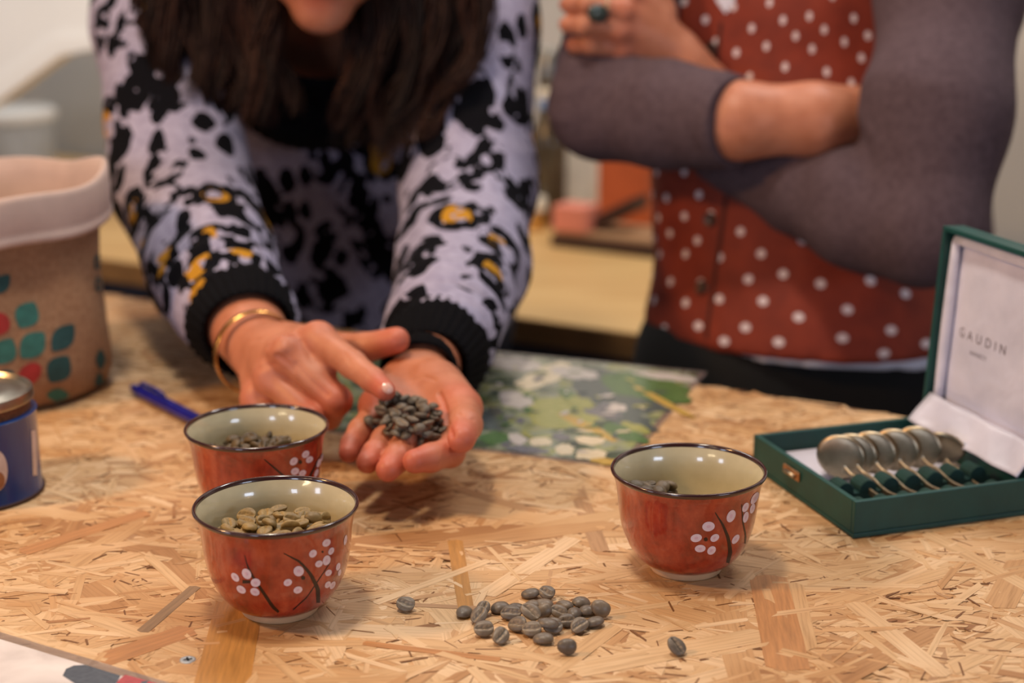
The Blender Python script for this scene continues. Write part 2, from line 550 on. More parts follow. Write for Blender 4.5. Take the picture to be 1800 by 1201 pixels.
while count < 24500:
    r = place_strand()
    if r is None: continue
    p, v, d = r
    sliver = count % 8 == 0                                # dark slivers, painted in as the shade of cracks between the flakes
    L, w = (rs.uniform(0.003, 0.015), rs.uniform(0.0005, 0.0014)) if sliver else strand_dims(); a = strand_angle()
    poly = strand_poly(L, w, rs)
    ca, sa = math.cos(a), math.sin(a)
    xy = np.stack([poly[:, 0] * ca - poly[:, 1] * sa, poly[:, 0] * sa + poly[:, 1] * ca], 1) + p[:2]
    if not clip_ok(xy): continue
    count += 1
    z = -0.0021 + 0.0017 * rs.random() ** 0.75 + (0.0003 if w < 0.006 else 0)
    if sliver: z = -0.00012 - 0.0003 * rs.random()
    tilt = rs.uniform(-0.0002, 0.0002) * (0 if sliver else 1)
    th = rs.uniform(0.00025, 0.0005)
    k = len(SV); n = 8
    zz = z + tilt * poly[:, 0] / (L / 2)
    for i in range(n): SV.append((xy[i, 0], xy[i, 1], zz[i]))
    for i in range(n): SV.append((xy[i, 0], xy[i, 1], zz[i] - th))
    off = rs.uniform(0, 50, 2)
    uvp = np.concatenate([poly, poly]) + off
    faces = [tuple(range(k, k + n))] + [(k + n + i, k + n + (i + 1) % n, k + (i + 1) % n, k + i) for i in range(n)]
    for f in faces: SUV += [uvp[i - k] for i in f]
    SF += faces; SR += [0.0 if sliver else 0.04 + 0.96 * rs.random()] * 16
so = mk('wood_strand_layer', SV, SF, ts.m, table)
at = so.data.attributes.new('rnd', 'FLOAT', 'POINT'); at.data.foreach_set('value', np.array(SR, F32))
uvl = so.data.uv_layers.new(name='UVMap'); uvl.data.foreach_set('uv', np.array(SUV, F32).ravel())
so['kind'] = 'stuff'
# the flakes that show largest, each a piece of its own
templates = []
for k in range(14):
    L, w = (rs.uniform(0.06, 0.12), rs.uniform(0.007, 0.019)) if k % 3 else (rs.uniform(0.07, 0.13), rs.uniform(0.0035, 0.007))
    poly = strand_poly(L, w, rs); n = 8
    me = bpy.data.meshes.new('wood_strand')
    me.from_pydata([(x, y, 0) for x, y in poly] + [(x, y, -0.0004) for x, y in poly], [],
                   [tuple(range(n))] + [(n + i, n + (i + 1) % n, (i + 1) % n, i) for i in range(n)])
    me.materials.append(tp.m); templates.append((me, poly))
made = 0
tinv = world_matrix(table).inverted()
while made < 270:
    r = place_strand()
    if r is None or r[2] > 1.05 or abs(r[0][0]) > 0.36 * r[2]: continue
    p, v, d = r
    me, poly = templates[int(rs.integers(14))]
    a = strand_angle(); ca, sa = math.cos(a), math.sin(a)
    xy = np.stack([poly[:, 0] * ca - poly[:, 1] * sa, poly[:, 0] * sa + poly[:, 1] * ca], 1) + p[:2]
    if not clip_ok(xy): continue
    o = bpy.data.objects.new('wood_strand', me); COL.objects.link(o)
    o.location = (p[0], p[1], -0.00055 + 0.00042 * rs.random()); o.rotation_euler = (0, 0, a)
    o.parent = table; o.matrix_parent_inverse = tinv
    made += 1
# the big amber flake beside the screw and a few other striking ones: px corner points on the board
m_amber = NT('strand_wood_amber')
def amber(name, c):
    t = NT(name); g = t.noise(t.mapping(t.coord('Object'), scale=(30, 420, 1)), 1.0, 4, 0.6)
    t.base(t.ramp(g, [(0.3, tuple(x * 0.62 for x in c[:3]) + (1,)), (0.7, c)])).set(Roughness=0.5); t.bump(g, 0.3, 0.0003); return t.m
m_am1, m_am2, m_am3 = amber('strand_amber', srgb(196, 140, 72)), amber('strand_rust', srgb(196, 138, 84)), amber('strand_grey', srgb(150, 118, 84))
def special(a, b, wpx, mat, z=-0.0001):
    A, B = G(*a), G(*b)
    t = unit(B - A); L = np.linalg.norm(B - A); w = wpx
    poly = [(-L / 2, -w / 2), (-L / 5, -w / 2 * 1.03), (L / 2 - w * .15, -w * .46), (L / 2, w * .05), (L / 2 - w * .2, w / 2), (L / 6, w * .49), (-L / 2 + w * .1, w * .5), (-L / 2 - w * .12, w * .1)]
    o = mk('wood_strand', [(x, y, 0) for x, y in poly] + [(x, y, -0.0004) for x, y in poly], [tuple(range(8))] + [(8 + i, 8 + (i + 1) % 8, (i + 1) % 8, i) for i in range(8)], mat)
    c = (A + B) / 2; o.location = (c[0], c[1], z); o.rotation_euler = (0, 0, math.atan2(t[1], t[0])); o.parent = table; o.matrix_parent_inverse = tinv
special((375, 1260), (425, 1050), 0.027, m_am1)
special((180, 1160), (340, 1105), 0.016, m_am2, -0.00015)
special((1385, 1175), (1350, 1010), 0.022, m_am2)
special((250, 1110), (345, 1030), 0.007, m_am3, -0.00008)
special((800, 950), (822, 1090), 0.009, m_am1)
special((660, 1060), (860, 985), 0.006, tp.m, -0.00005)
special((855, 1045), (1010, 945), 0.012, tp.m, -0.00008)
special((640, 1130), (880, 1160), 0.005, m_am2, -0.00006)
special((1080, 1100), (960, 1190), 0.011, tp.m, -0.0001)
special((1500, 1060), (1660, 1190), 0.012, tp.m, -0.0001)
special((40, 970), (260, 900), 0.012, m_am2, -0.0001)
# screw head
m_zinc = plain('zinc', srgb(176, 180, 184), 0.45, metal=0.6, noise=0.15, nscale=300)
m_recess = plain('screw_recess', srgb(38, 40, 44), 0.6, metal=0.6)
sp = G(330, 1160)
sc_ = MB().lathe([(0, 0.0001), (0.0026, 0.0002), (0.0036, 0.00035), (0.0041, 0.0001), (0.0041, -0.001)], sp, 28).build('screw', m_zinc, table, True)
mb = MB()
for a in (0.35, 0.35 + math.pi / 2):
    ca, sa = math.cos(a), math.sin(a)
    mb.add([sp + np.array([x * ca - y * sa, x * sa + y * ca, 0.00042]) for x, y in ((-.0022, -.0005), (.0022, -.0005), (.0022, .0005), (-.0022, .0005))], [(0, 1, 2, 3)])
mb.build('cross_recess', m_recess, sc_)

# ================================================================ background
ZK = -0.12
tk = NT('light_wood'); c = tk.coord()
g = tk.noise(tk.mapping(c, scale=(1.5, 16, 1), rot=(0, 0, -ANG)), 3, 4)
tk.base(tk.ramp(g, [(0.3, srgb(190, 148, 92)), (0.7, srgb(214, 178, 120))])).set(Roughness=0.45)
m_navy = plain('navy_panel', srgb(38, 44, 66), 0.6, noise=0.2, nscale=6)
m_edge = plain('counter_edge', srgb(150, 112, 66), 0.5, noise=0.2, nscale=20)
CU0, CU1, CV0, CV1 = -2.4, 1.6, 1.65, 2.34
counter = tag(empty('back_counter', W(-0.4, 2.0, ZF)), 'light wood counter with navy front standing along the white back wall', 'counter')
uvbox(MB(), (CU0, CV0, ZK - 0.03), (CU1, CV1, ZK)).build('worktop', tk.m, counter)
uvbox(MB(), (CU0, CV0 - 0.003, ZK - 0.031), (CU1, CV0 - 0.0003, ZK - 0.001)).build('edge_band', m_edge, counter)
for k in range(5):
    u0 = CU0 + 0.05 + k * 0.78
    uvbox(MB(), (u0, CV0 + 0.05, ZF + 0.08), (u0 + 0.775, CV0 + 0.07, ZK - 0.03)).build('front_panel', m_navy, counter, bevel=0.003)
uvbox(MB(), (CU0 + 0.05, CV0 + 0.09, ZF), (CU1 - 0.05, CV1, ZK - 0.032)).build('carcass', m_navy, counter)

# white angled panel, upper left of the photograph
mb = MB()
pts = [P(x, y, 2.45) for x, y in ((-260, -200), (185, -200), (176, 84), (112, 96), (0, 178), (-260, 330))]
mb.extrude(pts, VX * 0.03)
pan = mb.build('sloped_cabinet', m_white, None, bevel=0.006)
o = tag(empty('wall_cabinet', P(-50, 0, 2.45) * np.array([1, 1, 0]) + np.array([0, 0, 0.3])), 'white wall cabinet with sloping lower edge above the burlap bag', 'cabinet'); parent(pan, o); pan.name = 'cabinet_side'
tr = MB().extrude([p - VX * 0.006 for p in (P(170, 60, 2.45), P(176, 84, 2.45), P(112, 96, 2.45), P(0, 178, 2.45), P(-260, 330, 2.45), P(-260, 285, 2.45), P(0, 140, 2.45), P(100, 66, 2.45))], VX * 0.005)
tr.build('edge_moulding', m_white, o)

def bottle(name, px, py_base, prof, mats, label, cat, d=None, group=None, z=ZK):
    """prof: list of (part name, profile, material)."""
    base = G(px, py_base, z)
    r = tag(empty(name, base), label, cat, group)
    for pn, pr, m in prof:
        MB().lathe(pr, base, 40).build(pn, m, r, True, autosmooth=40)
    return r
m_smoke = NT('smoked_glass').set(Roughness=0.12, Metallic=0.0); m_smoke.base(m_smoke.ramp(m_smoke.noise(m_smoke.coord(), 8), [(0.3, srgb(52, 44, 32)), (0.7, srgb(84, 74, 58))])); m_smoke = m_smoke.m
m_steel = plain('brushed_steel', srgb(150, 150, 146), 0.3, metal=0.9, noise=0.1)
m_gold = plain('gold_foil', srgb(190, 140, 70), 0.35, metal=0.7)
m_blue_l = plain('blue_label', srgb(120, 150, 200), 0.5)
m_cream = plain('cream_plastic', srgb(232, 226, 208), 0.4)
m_paper = plain('white_card', srgb(216, 212, 202), 0.7, noise=0.05)
m_orange = plain('orange_card', srgb(178, 84, 40), 0.6, noise=0.08)
m_pink = plain('pink_card', srgb(214, 132, 112), 0.6, noise=0.08)
m_brown = plain('dark_brown_card', srgb(58, 32, 22), 0.6, noise=0.15)
m_tan = plain('tan_card', srgb(168, 128, 92), 0.6, noise=0.1)
bottle('dispenser_bottle', 962, 392, [
    ('body', [(0, 0), (0.028, 0), (0.030, 0.004), (0.030, 0.125), (0.027, 0.145), (0.018, 0.165), (0.0155, 0.18), (0.0155, 0.222), (0, 0.222)], m_smoke),
    ('foil_band', [(0.0160, 0.183), (0.0163, 0.185), (0.0163, 0.196), (0.0160, 0.198)], m_blue_l),
    ('neck_label', [(0.0160, 0.199), (0.0164, 0.200), (0.0164, 0.213), (0.0160, 0.214)], m_cream),
    ('cap', [(0.0162, 0.2215), (0.0165, 0.223), (0.0165, 0.262), (0.0145, 0.265), (0.0145, 0.272), (0.012, 0.275), (0, 0.275)], m_steel)],
    None, 'tall smoked bottle with steel cap on counter beside the leopard-print sleeve', 'bottle')
bottle('lidded_jar', 938, 402, [
    ('body', [(0, 0), (0.020, 0), (0.021, 0.003), (0.021, 0.012), (0.019, 0.014), (0.019, 0.030), (0, 0.030)], m_gold),
    ('lid', [(0, 0.050), (0.018, 0.050), (0.0195, 0.047), (0.0195, 0.0305), (0, 0.0305)], m_cream)],
    None, 'small gold jar with white lid at the foot of the smoked bottle', 'jar')

def carton(name, px, py, d, sx, sy, sz, rz, mats, label, cat='box', z=ZK):
    b = G(px, py, z)
    r = tag(empty(name, b), label, cat)
    M = np.array([[math.cos(rz), -math.sin(rz), 0], [math.sin(rz), math.cos(rz), 0], [0, 0, 1]])
    MB().box((-sx / 2, -sy / 2, 0), (sx / 2, sy / 2, sz), M, b).build('body', mats[0], r, bevel=0.002)
    MB().box((-sx / 2 - .001, -sy / 2 - .001, sz + 0.0003), (sx / 2 + .001, sy / 2 + .001, sz + 0.012), M, b).build('lid', mats[1], r, bevel=0.002)
    return r
carton('white_carton', 1012, 366, 0, 0.14, 0.09, 0.10, ANG, (m_paper, m_paper), 'white carton on counter beside the smoked bottle')
carton('orange_carton', 1112, 398, 0, 0.085, 0.08, 0.12, ANG, (m_orange, m_orange), 'plain orange carton behind the pink-sided box')
b = G(1090, 434, ZK)
r = tag(empty('sample_box', b), 'low dark box with pink end and tilted brown lid on counter', 'box')
M = MUV
MB().box((-0.09, -0.05, 0), (0.10, 0.06, 0.018), M, b).build('tray', m_brown, r, bevel=0.002)
MB().box((-0.086, -0.046, 0.0182), (0.096, 0.056, 0.024), M, b).build('contents_card', m_tan, r)
MB().box((-0.088, -0.049, 0.0245), (-0.035, 0.0, 0.062), M, b).build('pink_end', m_pink, r, bevel=0.002)
MB().extrude([M @ np.array(q) + b for q in ((-0.032, -0.02, 0.0245), (0.03, -0.02, 0.058), (0.03, -0.02, 0.080), (-0.032, -0.02, 0.047))], VX * 0.05).build('tilted_lid', m_brown, r, bevel=0.002)

# right edge: rail, cups and jars on the counter
rail = MB().tube([P(1745, 246, 2.35), P(1900, 228, 2.30)], 0.010, 14)
o = rail.build('wall_rail', m_steel, None, True); tag(o, 'grey steel rail on the wall behind the cardigan elbow', 'rail')
recenter(o)
def cup(px, py, s, mat, label):
    base = G(px, py, ZK)
    r = tag(empty('cup', base), label, 'cup', 'cups stacked on the counter')
    MB().lathe([(0, 0), (0.022 * s, 0), (0.024 * s, 0.004 * s), (0.035 * s, 0.05 * s), (0.036 * s, 0.06 * s), (0.034 * s, 0.06 * s), (0.032 * s, 0.05 * s), (0.02 * s, 0.006 * s), (0, 0.006 * s)], base, 32).build('body', mat, r, True, autosmooth=50)
    mb = MB().tube([base + np.array([0.034 * s * 1 + 0.018 * s * math.sin(t), 0, 0.032 * s + 0.018 * s * math.cos(t)]) for t in np.linspace(0, math.pi, 9)], 0.004 * s, 8)
    mb.build('handle', mat, r, True)
cup(1775, 425, 1.25, m_cream, 'cream cup on counter just above the green case lid')
cup(1835, 400, 1.4, m_white, 'white cup at the far right of the counter')
m_glass = NT('clear_jar').set(Roughness=0.08, IOR=1.45); m_glass.p.inputs['Transmission Weight'].default_value = 0.85; m_glass.p.inputs['Base Color'].default_value = srgb(225, 230, 226); m_glass = m_glass.m
bottle('glass_jar', 1778, 388, [('body', [(0, 0), (0.03, 0), (0.032, 0.004), (0.032, 0.05), (0.026, 0.06), (0.0245, 0.06), (0.030, 0.049), (0.030, 0.006), (0, 0.006)], m_glass),
                                ('lid', [(0, 0.076), (0.026, 0.076), (0.028, 0.073), (0.028, 0.0603), (0, 0.0603)], m_gold)], None, 'clear glass jar with brass lid behind the cream cup', 'jar')
# pale blue container, far left behind the bag
bottle('storage_tub', 25, 300, [('body', [(0, 0), (0.07, 0), (0.075, 0.01), (0.082, 0.10), (0, 0.10)], plain('pale_blue_plastic', srgb(186, 196, 206), 0.4)),
                                ('lid', [(0, 0.118), (0.08, 0.118), (0.086, 0.113), (0.086, 0.1005), (0, 0.1005)], m_white)], None, 'pale blue tub with white lid on the counter behind the burlap bag', 'tub')
# ================================================================ bowls
m_in = NT('bowl_inside').set(Roughness=0.18, Coat_Weight=0.8, Coat_Roughness=0.04)
m_in.base(m_in.ramp(m_in.noise(m_in.coord(), 40, 4), [(0.3, srgb(188, 178, 146)), (0.7, srgb(206, 196, 164))])); m_in = m_in.m
t = NT('bowl_glaze').set(Roughness=0.22, Coat_Weight=0.9, Coat_Roughness=0.05)
c = t.coord(); n1 = t.noise(c, 70, 4, 0.6); n2 = t.noise(t.mapping(c, scale=(1, 1, 0.5)), 190, 3, 0.6)
k = t.math('ADD', t.math('MULTIPLY', n1, 0.6), t.math('MULTIPLY', n2, 0.4))
t.base(t.ramp(k, [(0.32, srgb(112, 26, 16)), (0.5, srgb(152, 44, 26)), (0.66, srgb(176, 68, 42))])); m_glaze = t.m
m_rim = plain('bowl_rim_glaze', srgb(52, 22, 20), 0.2, noise=0.2, nscale=80, coat=0.8)
m_foot = plain('bowl_foot_clay', srgb(200, 164, 126), 0.6, noise=0.12, nscale=90)
m_pet = plain('petal_paint', srgb(222, 206, 218), 0.3, noise=0.06, nscale=400, coat=0.4)
m_pet2 = plain('petal_core_paint', srgb(214, 184, 200), 0.3, noise=0.1, nscale=400, coat=0.4)
m_ink = plain('branch_paint', srgb(34, 8, 8), 0.4, noise=0.15, nscale=200, coat=0.2)
OUT = [(0.0212, 0.0034), (0.0245, 0.0052), (0.0292, 0.0092), (0.0340, 0.0168), (0.0374, 0.0262), (0.0391, 0.0360), (0.0401, 0.0455), (0.0413, 0.0525), (0.0430, 0.0572)]
INN = [(0.0418, 0.0580), (0.0394, 0.0520), (0.0380, 0.0440), (0.0368, 0.0350), (0.0345, 0.0245), (0.0300, 0.0155), (0.0230, 0.0098), (0.012, 0.0075), (0, 0.007)]
def smooth_prof(pr, n=4):
    pr = np.array(pr); out = []
    for i in range(len(pr) - 1):
        p0, p1, p2, p3 = pr[max(i - 1, 0)], pr[i], pr[i + 1], pr[min(i + 2, len(pr) - 1)]
        for k in range(n):
            s = k / n
            out.append(tuple(0.5 * ((2 * p1) + (-p0 + p2) * s + (2 * p0 - 5 * p1 + 4 * p2 - p3) * s * s + (-p0 + 3 * p1 - 3 * p2 + p3) * s ** 3)))
    out.append(tuple(pr[-1])); return out
OUTS, INNS = smooth_prof(OUT), smooth_prof(INN)
INNS[-1] = (0.0, INNS[-1][1])
def make_bowl(c, label, petals, strokes, dots=()):
    c = np.array([c[0], c[1], 0.0002])
    r = tag(empty('tea_bowl', c), label, 'bowl', 'red glazed bowls on the table')
    MB().lathe([(0.0, 0.0030), (0.0165, 0.0030), (0.0175, 0.0), (0.0205, 0.0), (0.0211, 0.0012), (0.0212, 0.0034)], c, 72).build('foot_ring', m_foot, r, autosmooth=50)
    mb = MB().lathe(OUTS, c, 96); body = mb.build('body', m_glaze, r, True)
    MB().lathe(INNS, c, 96).build('inside', m_in, r, True)
    MB().lathe([(0.0430, 0.0572), (0.0439, 0.0584), (0.0440, 0.0595), (0.0435, 0.0602), (0.0427, 0.0602), (0.0420, 0.0595), (0.0418, 0.0580)], c, 96).build('rim', m_rim, r, True)
    bv = BVHTree.FromPolygons([Vector(v) for v in mb.v], mb.f)
    for (x, y, a, b, rot) in petals:
        q = decal('painted_petal', bv, ellipse(x, y, a, b, rot), m_pet, r, 0.00018)
        if q is not None: decal('petal_core', bv, ellipse(x, y, a * .36, b * .30, rot), m_pet2, q, 0.00026)
    for pts, w in strokes: stroke('painted_branch', bv, pts, w, m_ink, r, 0.00012)
    for (x, y, s) in dots: decal('painted_bud', bv, ellipse(x, y, s, s), m_ink, r, 0.00014)
    return r, c
def zf(x, y): return (320 + x / 4.003, 820 + y / 4.003)
def zr(x, y): return (1040 + x / 4.288, 760 + y / 4.288)
def zb(x, y): return (300 + x / 6.0, 690 + y / 6.0)
BF, BR, BB = (-0.12545, 0.79327), (0.09974, 0.84897), (-0.15606, 0.92571)
pf = [(375, 780, 9, 5.5, 50), (455, 756, 10, 7.5, 55), (518, 818, 8.5, 7.5, 0), (417, 866, 9, 6, 35), (513, 882, 8.5, 6.5, 25), (820, 737, 9, 9, 0), (744, 817, 7.5, 6, -25), (815, 869, 8, 6, -20),
      (920, 614, 7.5, 6, -50), (1015, 538, 8, 6, -40), (1048, 596, 7, 4.5, -60), (1016, 661, 9, 6.5, -70), (962, 686, 7, 5.5, -30), (1029, 749, 6.5, 5, -40), (1097, 706, 7, 3.5, -75), (1024, 832, 6.5, 4.5, -55), (1058, 836, 7.5, 4, -60), (1107, 747, 6, 2.5, -75), (1148, 518, 9, 2.4, -80)]
bowl_f, cF = make_bowl(BF, 'red glazed bowl nearest the camera, holding olive green coffee beans', [zf(x, y) + (a, b, r) for x, y, a, b, r in pf],
    [([zf(440, 625), zf(460, 700), zf(500, 780), zf(560, 870), zf(640, 990), zf(680, 1025)], [1, 2, 3.5, 4.5, 5.5, 6, 4]), ([zf(715, 612), zf(830, 672), zf(905, 760), zf(955, 860), zf(958, 960)], [1.5, 4, 6, 7.5, 6.5]),
     ([zf(780, 1010), zf(880, 920), zf(960, 800), zf(1040, 680)], [2, 2, 1.8, 1.2]), ([zf(425, 812), zf(480, 812)], [6, 5])],
    [zf(852, 785) + (3.5,), zf(988, 602) + (2,)])
pr = [(880, 710, 11, 8.5, -10), (788, 797, 10, 7, -12), (818, 876, 9.5, 6.5, -5), (903, 890, 8.5, 6.5, -45), (927, 796, 8.5, 6, -35), (1050, 632, 11.5, 7, -65), (1084, 806, 9.5, 5, -55), (1158, 566, 9, 5, -65), (1160, 640, 10, 4.5, -75), (1228, 497, 12, 5, -60), (1210, 575, 9, 4, -72)]
bowl_r, cR = make_bowl(BR, 'red glazed bowl beside the green case, with only a few beans', [zr(x, y) + (a, b, r) for x, y, a, b, r in pr],
    [([zr(930, 605), zr(990, 700), zr(1030, 800), zr(1045, 900), zr(1025, 985)], [1.5, 4, 6, 7, 6]), ([zr(1130, 545), zr(1140, 680), zr(1160, 780), zr(1150, 890)], [1.5, 2.5, 3, 2.5])],
    [zr(860, 808) + (3.5,)])
pb = [(1297, 727, 8, 6, -45), (1422, 652, 7.5, 5.5, -45), (1462, 708, 7, 5, -40), (1310, 832, 7.5, 6, -30), (1388, 852, 7, 5, -35), (1560, 745, 8, 3, -70), (1535, 850, 7.5, 3, -70), (1600, 680, 7, 2.4, -75)]
bowl_b, cB = make_bowl(BB, 'red glazed bowl behind another bowl and below the pointing hand, holding dark beans', [zb(x, y) + (a, b, r) for x, y, a, b, r in pb],
    [([zb(985, 705), zb(1080, 785), zb(1190, 880), zb(1290, 960)], [1.5, 3, 4, 4]), ([zb(1590, 650), zb(1520, 780), zb(1460, 900), zb(1430, 1000)], [1.5, 3, 4, 5])],
    [zb(1365, 735) + (3.5,)])

# ================================================================ coffee beans
def bean_mat(name, lo, hi, seam, rough=0.5):
    t = NT(name).set(Roughness=rough); c = t.coord()
    oi = t.n('ObjectInfo').outputs['Random']
    b = t.ramp(t.noise(c, 260, 3), [(0.3, lo), (0.7, hi)])
    v = t.ramp(oi, [(0, (0.72, 0.72, 0.74, 1)), (0.5, (1, 1, 1, 1)), (1, (1.18, 1.12, 1.0, 1))])
    b = t.mix(1.0, b, v, 'MULTIPLY')
    t.base(t.mix(t.attr('groove'), b, seam)); t.bump(t.noise(c, 700, 2), 0.25, 0.0003)
    return t.m
mb_grey = bean_mat('bean_grey', srgb(98, 88, 78), srgb(124, 112, 98), srgb(190, 168, 138), 0.42)
mb_olive = bean_mat('bean_olive', srgb(120, 100, 62), srgb(152, 130, 86), srgb(178, 152, 104), 0.5)
mb_brown = bean_mat('bean_brown', srgb(64, 52, 36), srgb(92, 76, 50), srgb(134, 108, 70), 0.5)
mb_hand = bean_mat('bean_slate', srgb(82, 73, 62), srgb(108, 97, 82), srgb(140, 120, 98), 0.5)
def bean_mesh(seed, mat):
    r = random.Random(seed)
    a, b, ct, cb = 0.0052 * r.uniform(.93, 1.06), 0.0041 * r.uniform(.94, 1.06), 0.0032, 0.0014
    nu, nv = 36, 18
    vs, gr, fs = [], [], []
    bend = r.uniform(-0.0006, 0.0006)
    for j in range(nv + 1):
        ph = math.pi * j / nv
        for i in range(nu):
            th = 2 * math.pi * i / nu
            x = a * math.cos(ph); s = math.sin(ph) ** 0.85 if 0 < j < nv else 0
            y = b * s * math.cos(th) * (1 + 0.08 * x / a); z = s * math.sin(th)
            z = z * ct if z > 0 else z * cb
            g = 0.0
            if math.sin(th) < 0:
                yy = y - 0.0004 * math.sin(x / a * 2.6)
                e = math.exp(-(yy / 0.00075) ** 2) * max(0, 1 - abs(x / a) ** 4)
                z += 0.0019 * e * s; g = max(0.0, 1 - abs(abs(yy) / 0.00085 - 1) * 1.6) * max(0, 1 - abs(x / a) ** 4) * (0.55 + 0.45 * math.sin(x * 2600 + seed))
            y += bend * (1 - (x / a) ** 2)
            w_ = 1 + 0.035 * mnoise.noise(Vector((x * 420, y * 420, z * 420 + seed * 7.0)))
            vs.append((x * w_, y * w_, z * w_)); gr.append(g)
    for j in range(nv):
        for i in range(nu):
            fs.append((j * nu + i, j * nu + (i + 1) % nu, (j + 1) * nu + (i + 1) % nu, (j + 1) * nu + i))
    me = bpy.data.meshes.new('coffee_bean'); me.from_pydata(vs, [], fs)
    me.polygons.foreach_set('use_smooth', [True] * len(fs)); me.materials.append(mat)
    at = me.attributes.new('groove', 'FLOAT', 'POINT'); at.data.foreach_set('value', np.array(gr, F32))
    bm = bmesh.new(); bm.from_mesh(me); bmesh.ops.remove_doubles(bm, verts=bm.verts, dist=1e-6); bmesh.ops.recalc_face_normals(bm, faces=bm.faces); bm.to_mesh(me); bm.free()
    return me
def bean_set(mat): return [bean_mesh(s, mat) for s in (1, 2, 3, 4)]
def bean_obj(meshes, loc, rot, scale, label, group, rest=None):
    me = random.choice(meshes)
    o = bpy.data.objects.new('coffee_bean', me); COL.objects.link(o)
    o.rotation_euler = rot; o.scale = (scale,) * 3
    R = o.rotation_euler.to_matrix()
    if rest is not None:                                     # lay it on height rest
        mz = min((R @ (v.co * scale)).z for v in me.vertices)
        loc = (loc[0], loc[1], rest - mz)
    o.location = loc
    return tag(o, label, 'coffee bean', group)
def any_rot(up=None):
    k = random.random()
    roll = math.pi if k < 0.5 else (0 if k < 0.75 else random.uniform(0.6, 2.6))
    return (roll + random.gauss(0, .3), random.gauss(0, 0.28), random.uniform(0, 2 * math.pi))
S_G, S_O, S_B, S_H = bean_set(mb_grey), bean_set(mb_olive), bean_set(mb_brown), bean_set(mb_hand)
GP = 'loose beans piled on the table'
def zp(x, y): return (640 + x / 3.422, 850 + y / 3.422)
# (zoom x, zoom y, yaw in the picture, pose: d dome up, g groove up, s on its side, level)
FB = [(250, 738, -20, 'g', 0, 'lone grey bean lying left of the bean pile, beside the front bowl'), (597, 768, 80, 'd', 0, None), (716, 768, 70, 'g', 0, None), (688, 808, 60, 'g', 0, None), (720, 888, 15, 'g', 0, None),
      (820, 932, 75, 'g', 0, 'upright grey bean with a pitted face at the near left of the pile'), (820, 745, 25, 'd', 0, None), (882, 792, 0, 'g', 0, None), (912, 742, 0, 'd', 0, None), (1000, 655, 10, 'd', 0, None), (1100, 665, -35, 'g', 0, None),
      (1015, 728, 30, 'd', 1, None), (1078, 722, -10, 'd', 1, None), (1000, 790, -40, 'g', 1, None), (1080, 782, 60, 's', 0, None), (920, 862, -10, 'g', 0, None),
      (1008, 888, 10, 'g', 0, None), (1105, 835, -10, 'd', 1, None), (1135, 872, 20, 'g', 0, None), (1078, 928, 5, 'd', 0, 'smooth oval grey bean at the near edge of the pile, dome up'), (1205, 730, -30, 'd', 0, None), (1172, 780, -15, 'g', 0, None),
      (1305, 712, 25, 'd', 0, None), (1262, 778, 80, 'd', 0, None), (1345, 762, 20, 'd', 0, None), (1423, 778, -60, 's', 0, None), (1218, 834, 15, 'g', 0, None), (1297, 866, 50, 'g', 0, None),
      (1383, 830, 25, 'd', 0, None), (1220, 1000, -20, 's', 0, 'curved grey bean lying just in front of the pile'), (1879, 1000, -45, 'g', 0, 'lone grey bean in front of the bowl that holds few beans')]
for (zx, zy, yaw, pose, lev, lab) in FB:
    px, py = zp(zx, zy)
    hgt = 0.0025 + lev * 0.0032
    g = G(px, py, hgt)
    zax = -unit([random.gauss(0, .25), -0.62, 0.80]) if pose == 'g' else (unit([random.gauss(0, .1), random.gauss(0, .1), 1]) if pose == 'd' else unit([0.1, -0.9, 0.25]))
    xax = np.array([math.cos(math.radians(yaw)), math.sin(math.radians(yaw)), 0]); xax = unit(xax - zax * (xax @ zax)); yax = np.cross(zax, xax)
    eul = Matrix(np.stack([xax, yax, zax], 1).tolist()).to_euler()
    bean_obj(S_G, g, eul, random.uniform(0.93, 1.1), lab or 'grey green coffee bean in the loose pile on the table', GP if lab is None else None, rest=0.0001 + lev * 0.0030)

def fill_bowl(c, meshes, level, label, group, n_top, mask=None, spacing=0.0066, mound=0.004, slope=0.0, shrink=1.0):
    """A packed top layer of beans plus some lying on it."""
    R = np.interp(level, [z for r, z in INN][::-1], [r for r, z in INN][::-1]) * shrink - 0.0056
    pts = []
    row = 0; y = -R
    while y < R:
        x = -R + (row % 2) * spacing / 2
        while x < R:
            q = np.array([x, y]) + RNG.normal(0, 0.0006, 2)
            if np.hypot(*q) < R and (mask is None or mask(q)): pts.append((q, 0))
            x += spacing
        y += spacing * 0.87; row += 1
    for _ in range(n_top * 20):
        if n_top <= 0: break
        a, rr = RNG.uniform(0, 2 * math.pi), R * 0.92 * math.sqrt(RNG.random())
        q = np.array([rr * math.cos(a), rr * math.sin(a)])
        if mask is not None and not mask(q): continue
        if all(np.hypot(*(q - w)) > 0.0075 for w, l in pts if l == 1):
            pts.append((q, 1)); n_top -= 1
    for q, l in pts:
        hh = level + slope * q[0] + l * 0.0038 + mound * (1 - (np.hypot(*q) / R) ** 2) + RNG.normal(0, 0.0006)
        bean_obj(meshes, (c[0] + q[0], c[1] + q[1], hh), any_rot(), random.uniform(.9, 1.08), label, group)
fill_bowl(cF, S_O, 0.0412, 'olive green coffee bean in the bowl nearest the camera', 'beans in the front bowl', 30, mask=lambda q: q[1] > -0.022, mound=0.004)
fill_bowl(cB, S_B, 0.0392, 'dark brown coffee bean in the bowl below the pointing hand', 'beans in the rear bowl', 16, mask=lambda q: q[1] > -0.016, mound=0.006, shrink=0.97)
fill_bowl(cR, S_H, 0.0325, 'grey coffee bean heaped at one side of the bowl beside the green case', 'beans in the nearly empty bowl', 6, mask=lambda q: q[0] < -0.006 and q[1] > -0.022, mound=0.002, slope=-0.45)
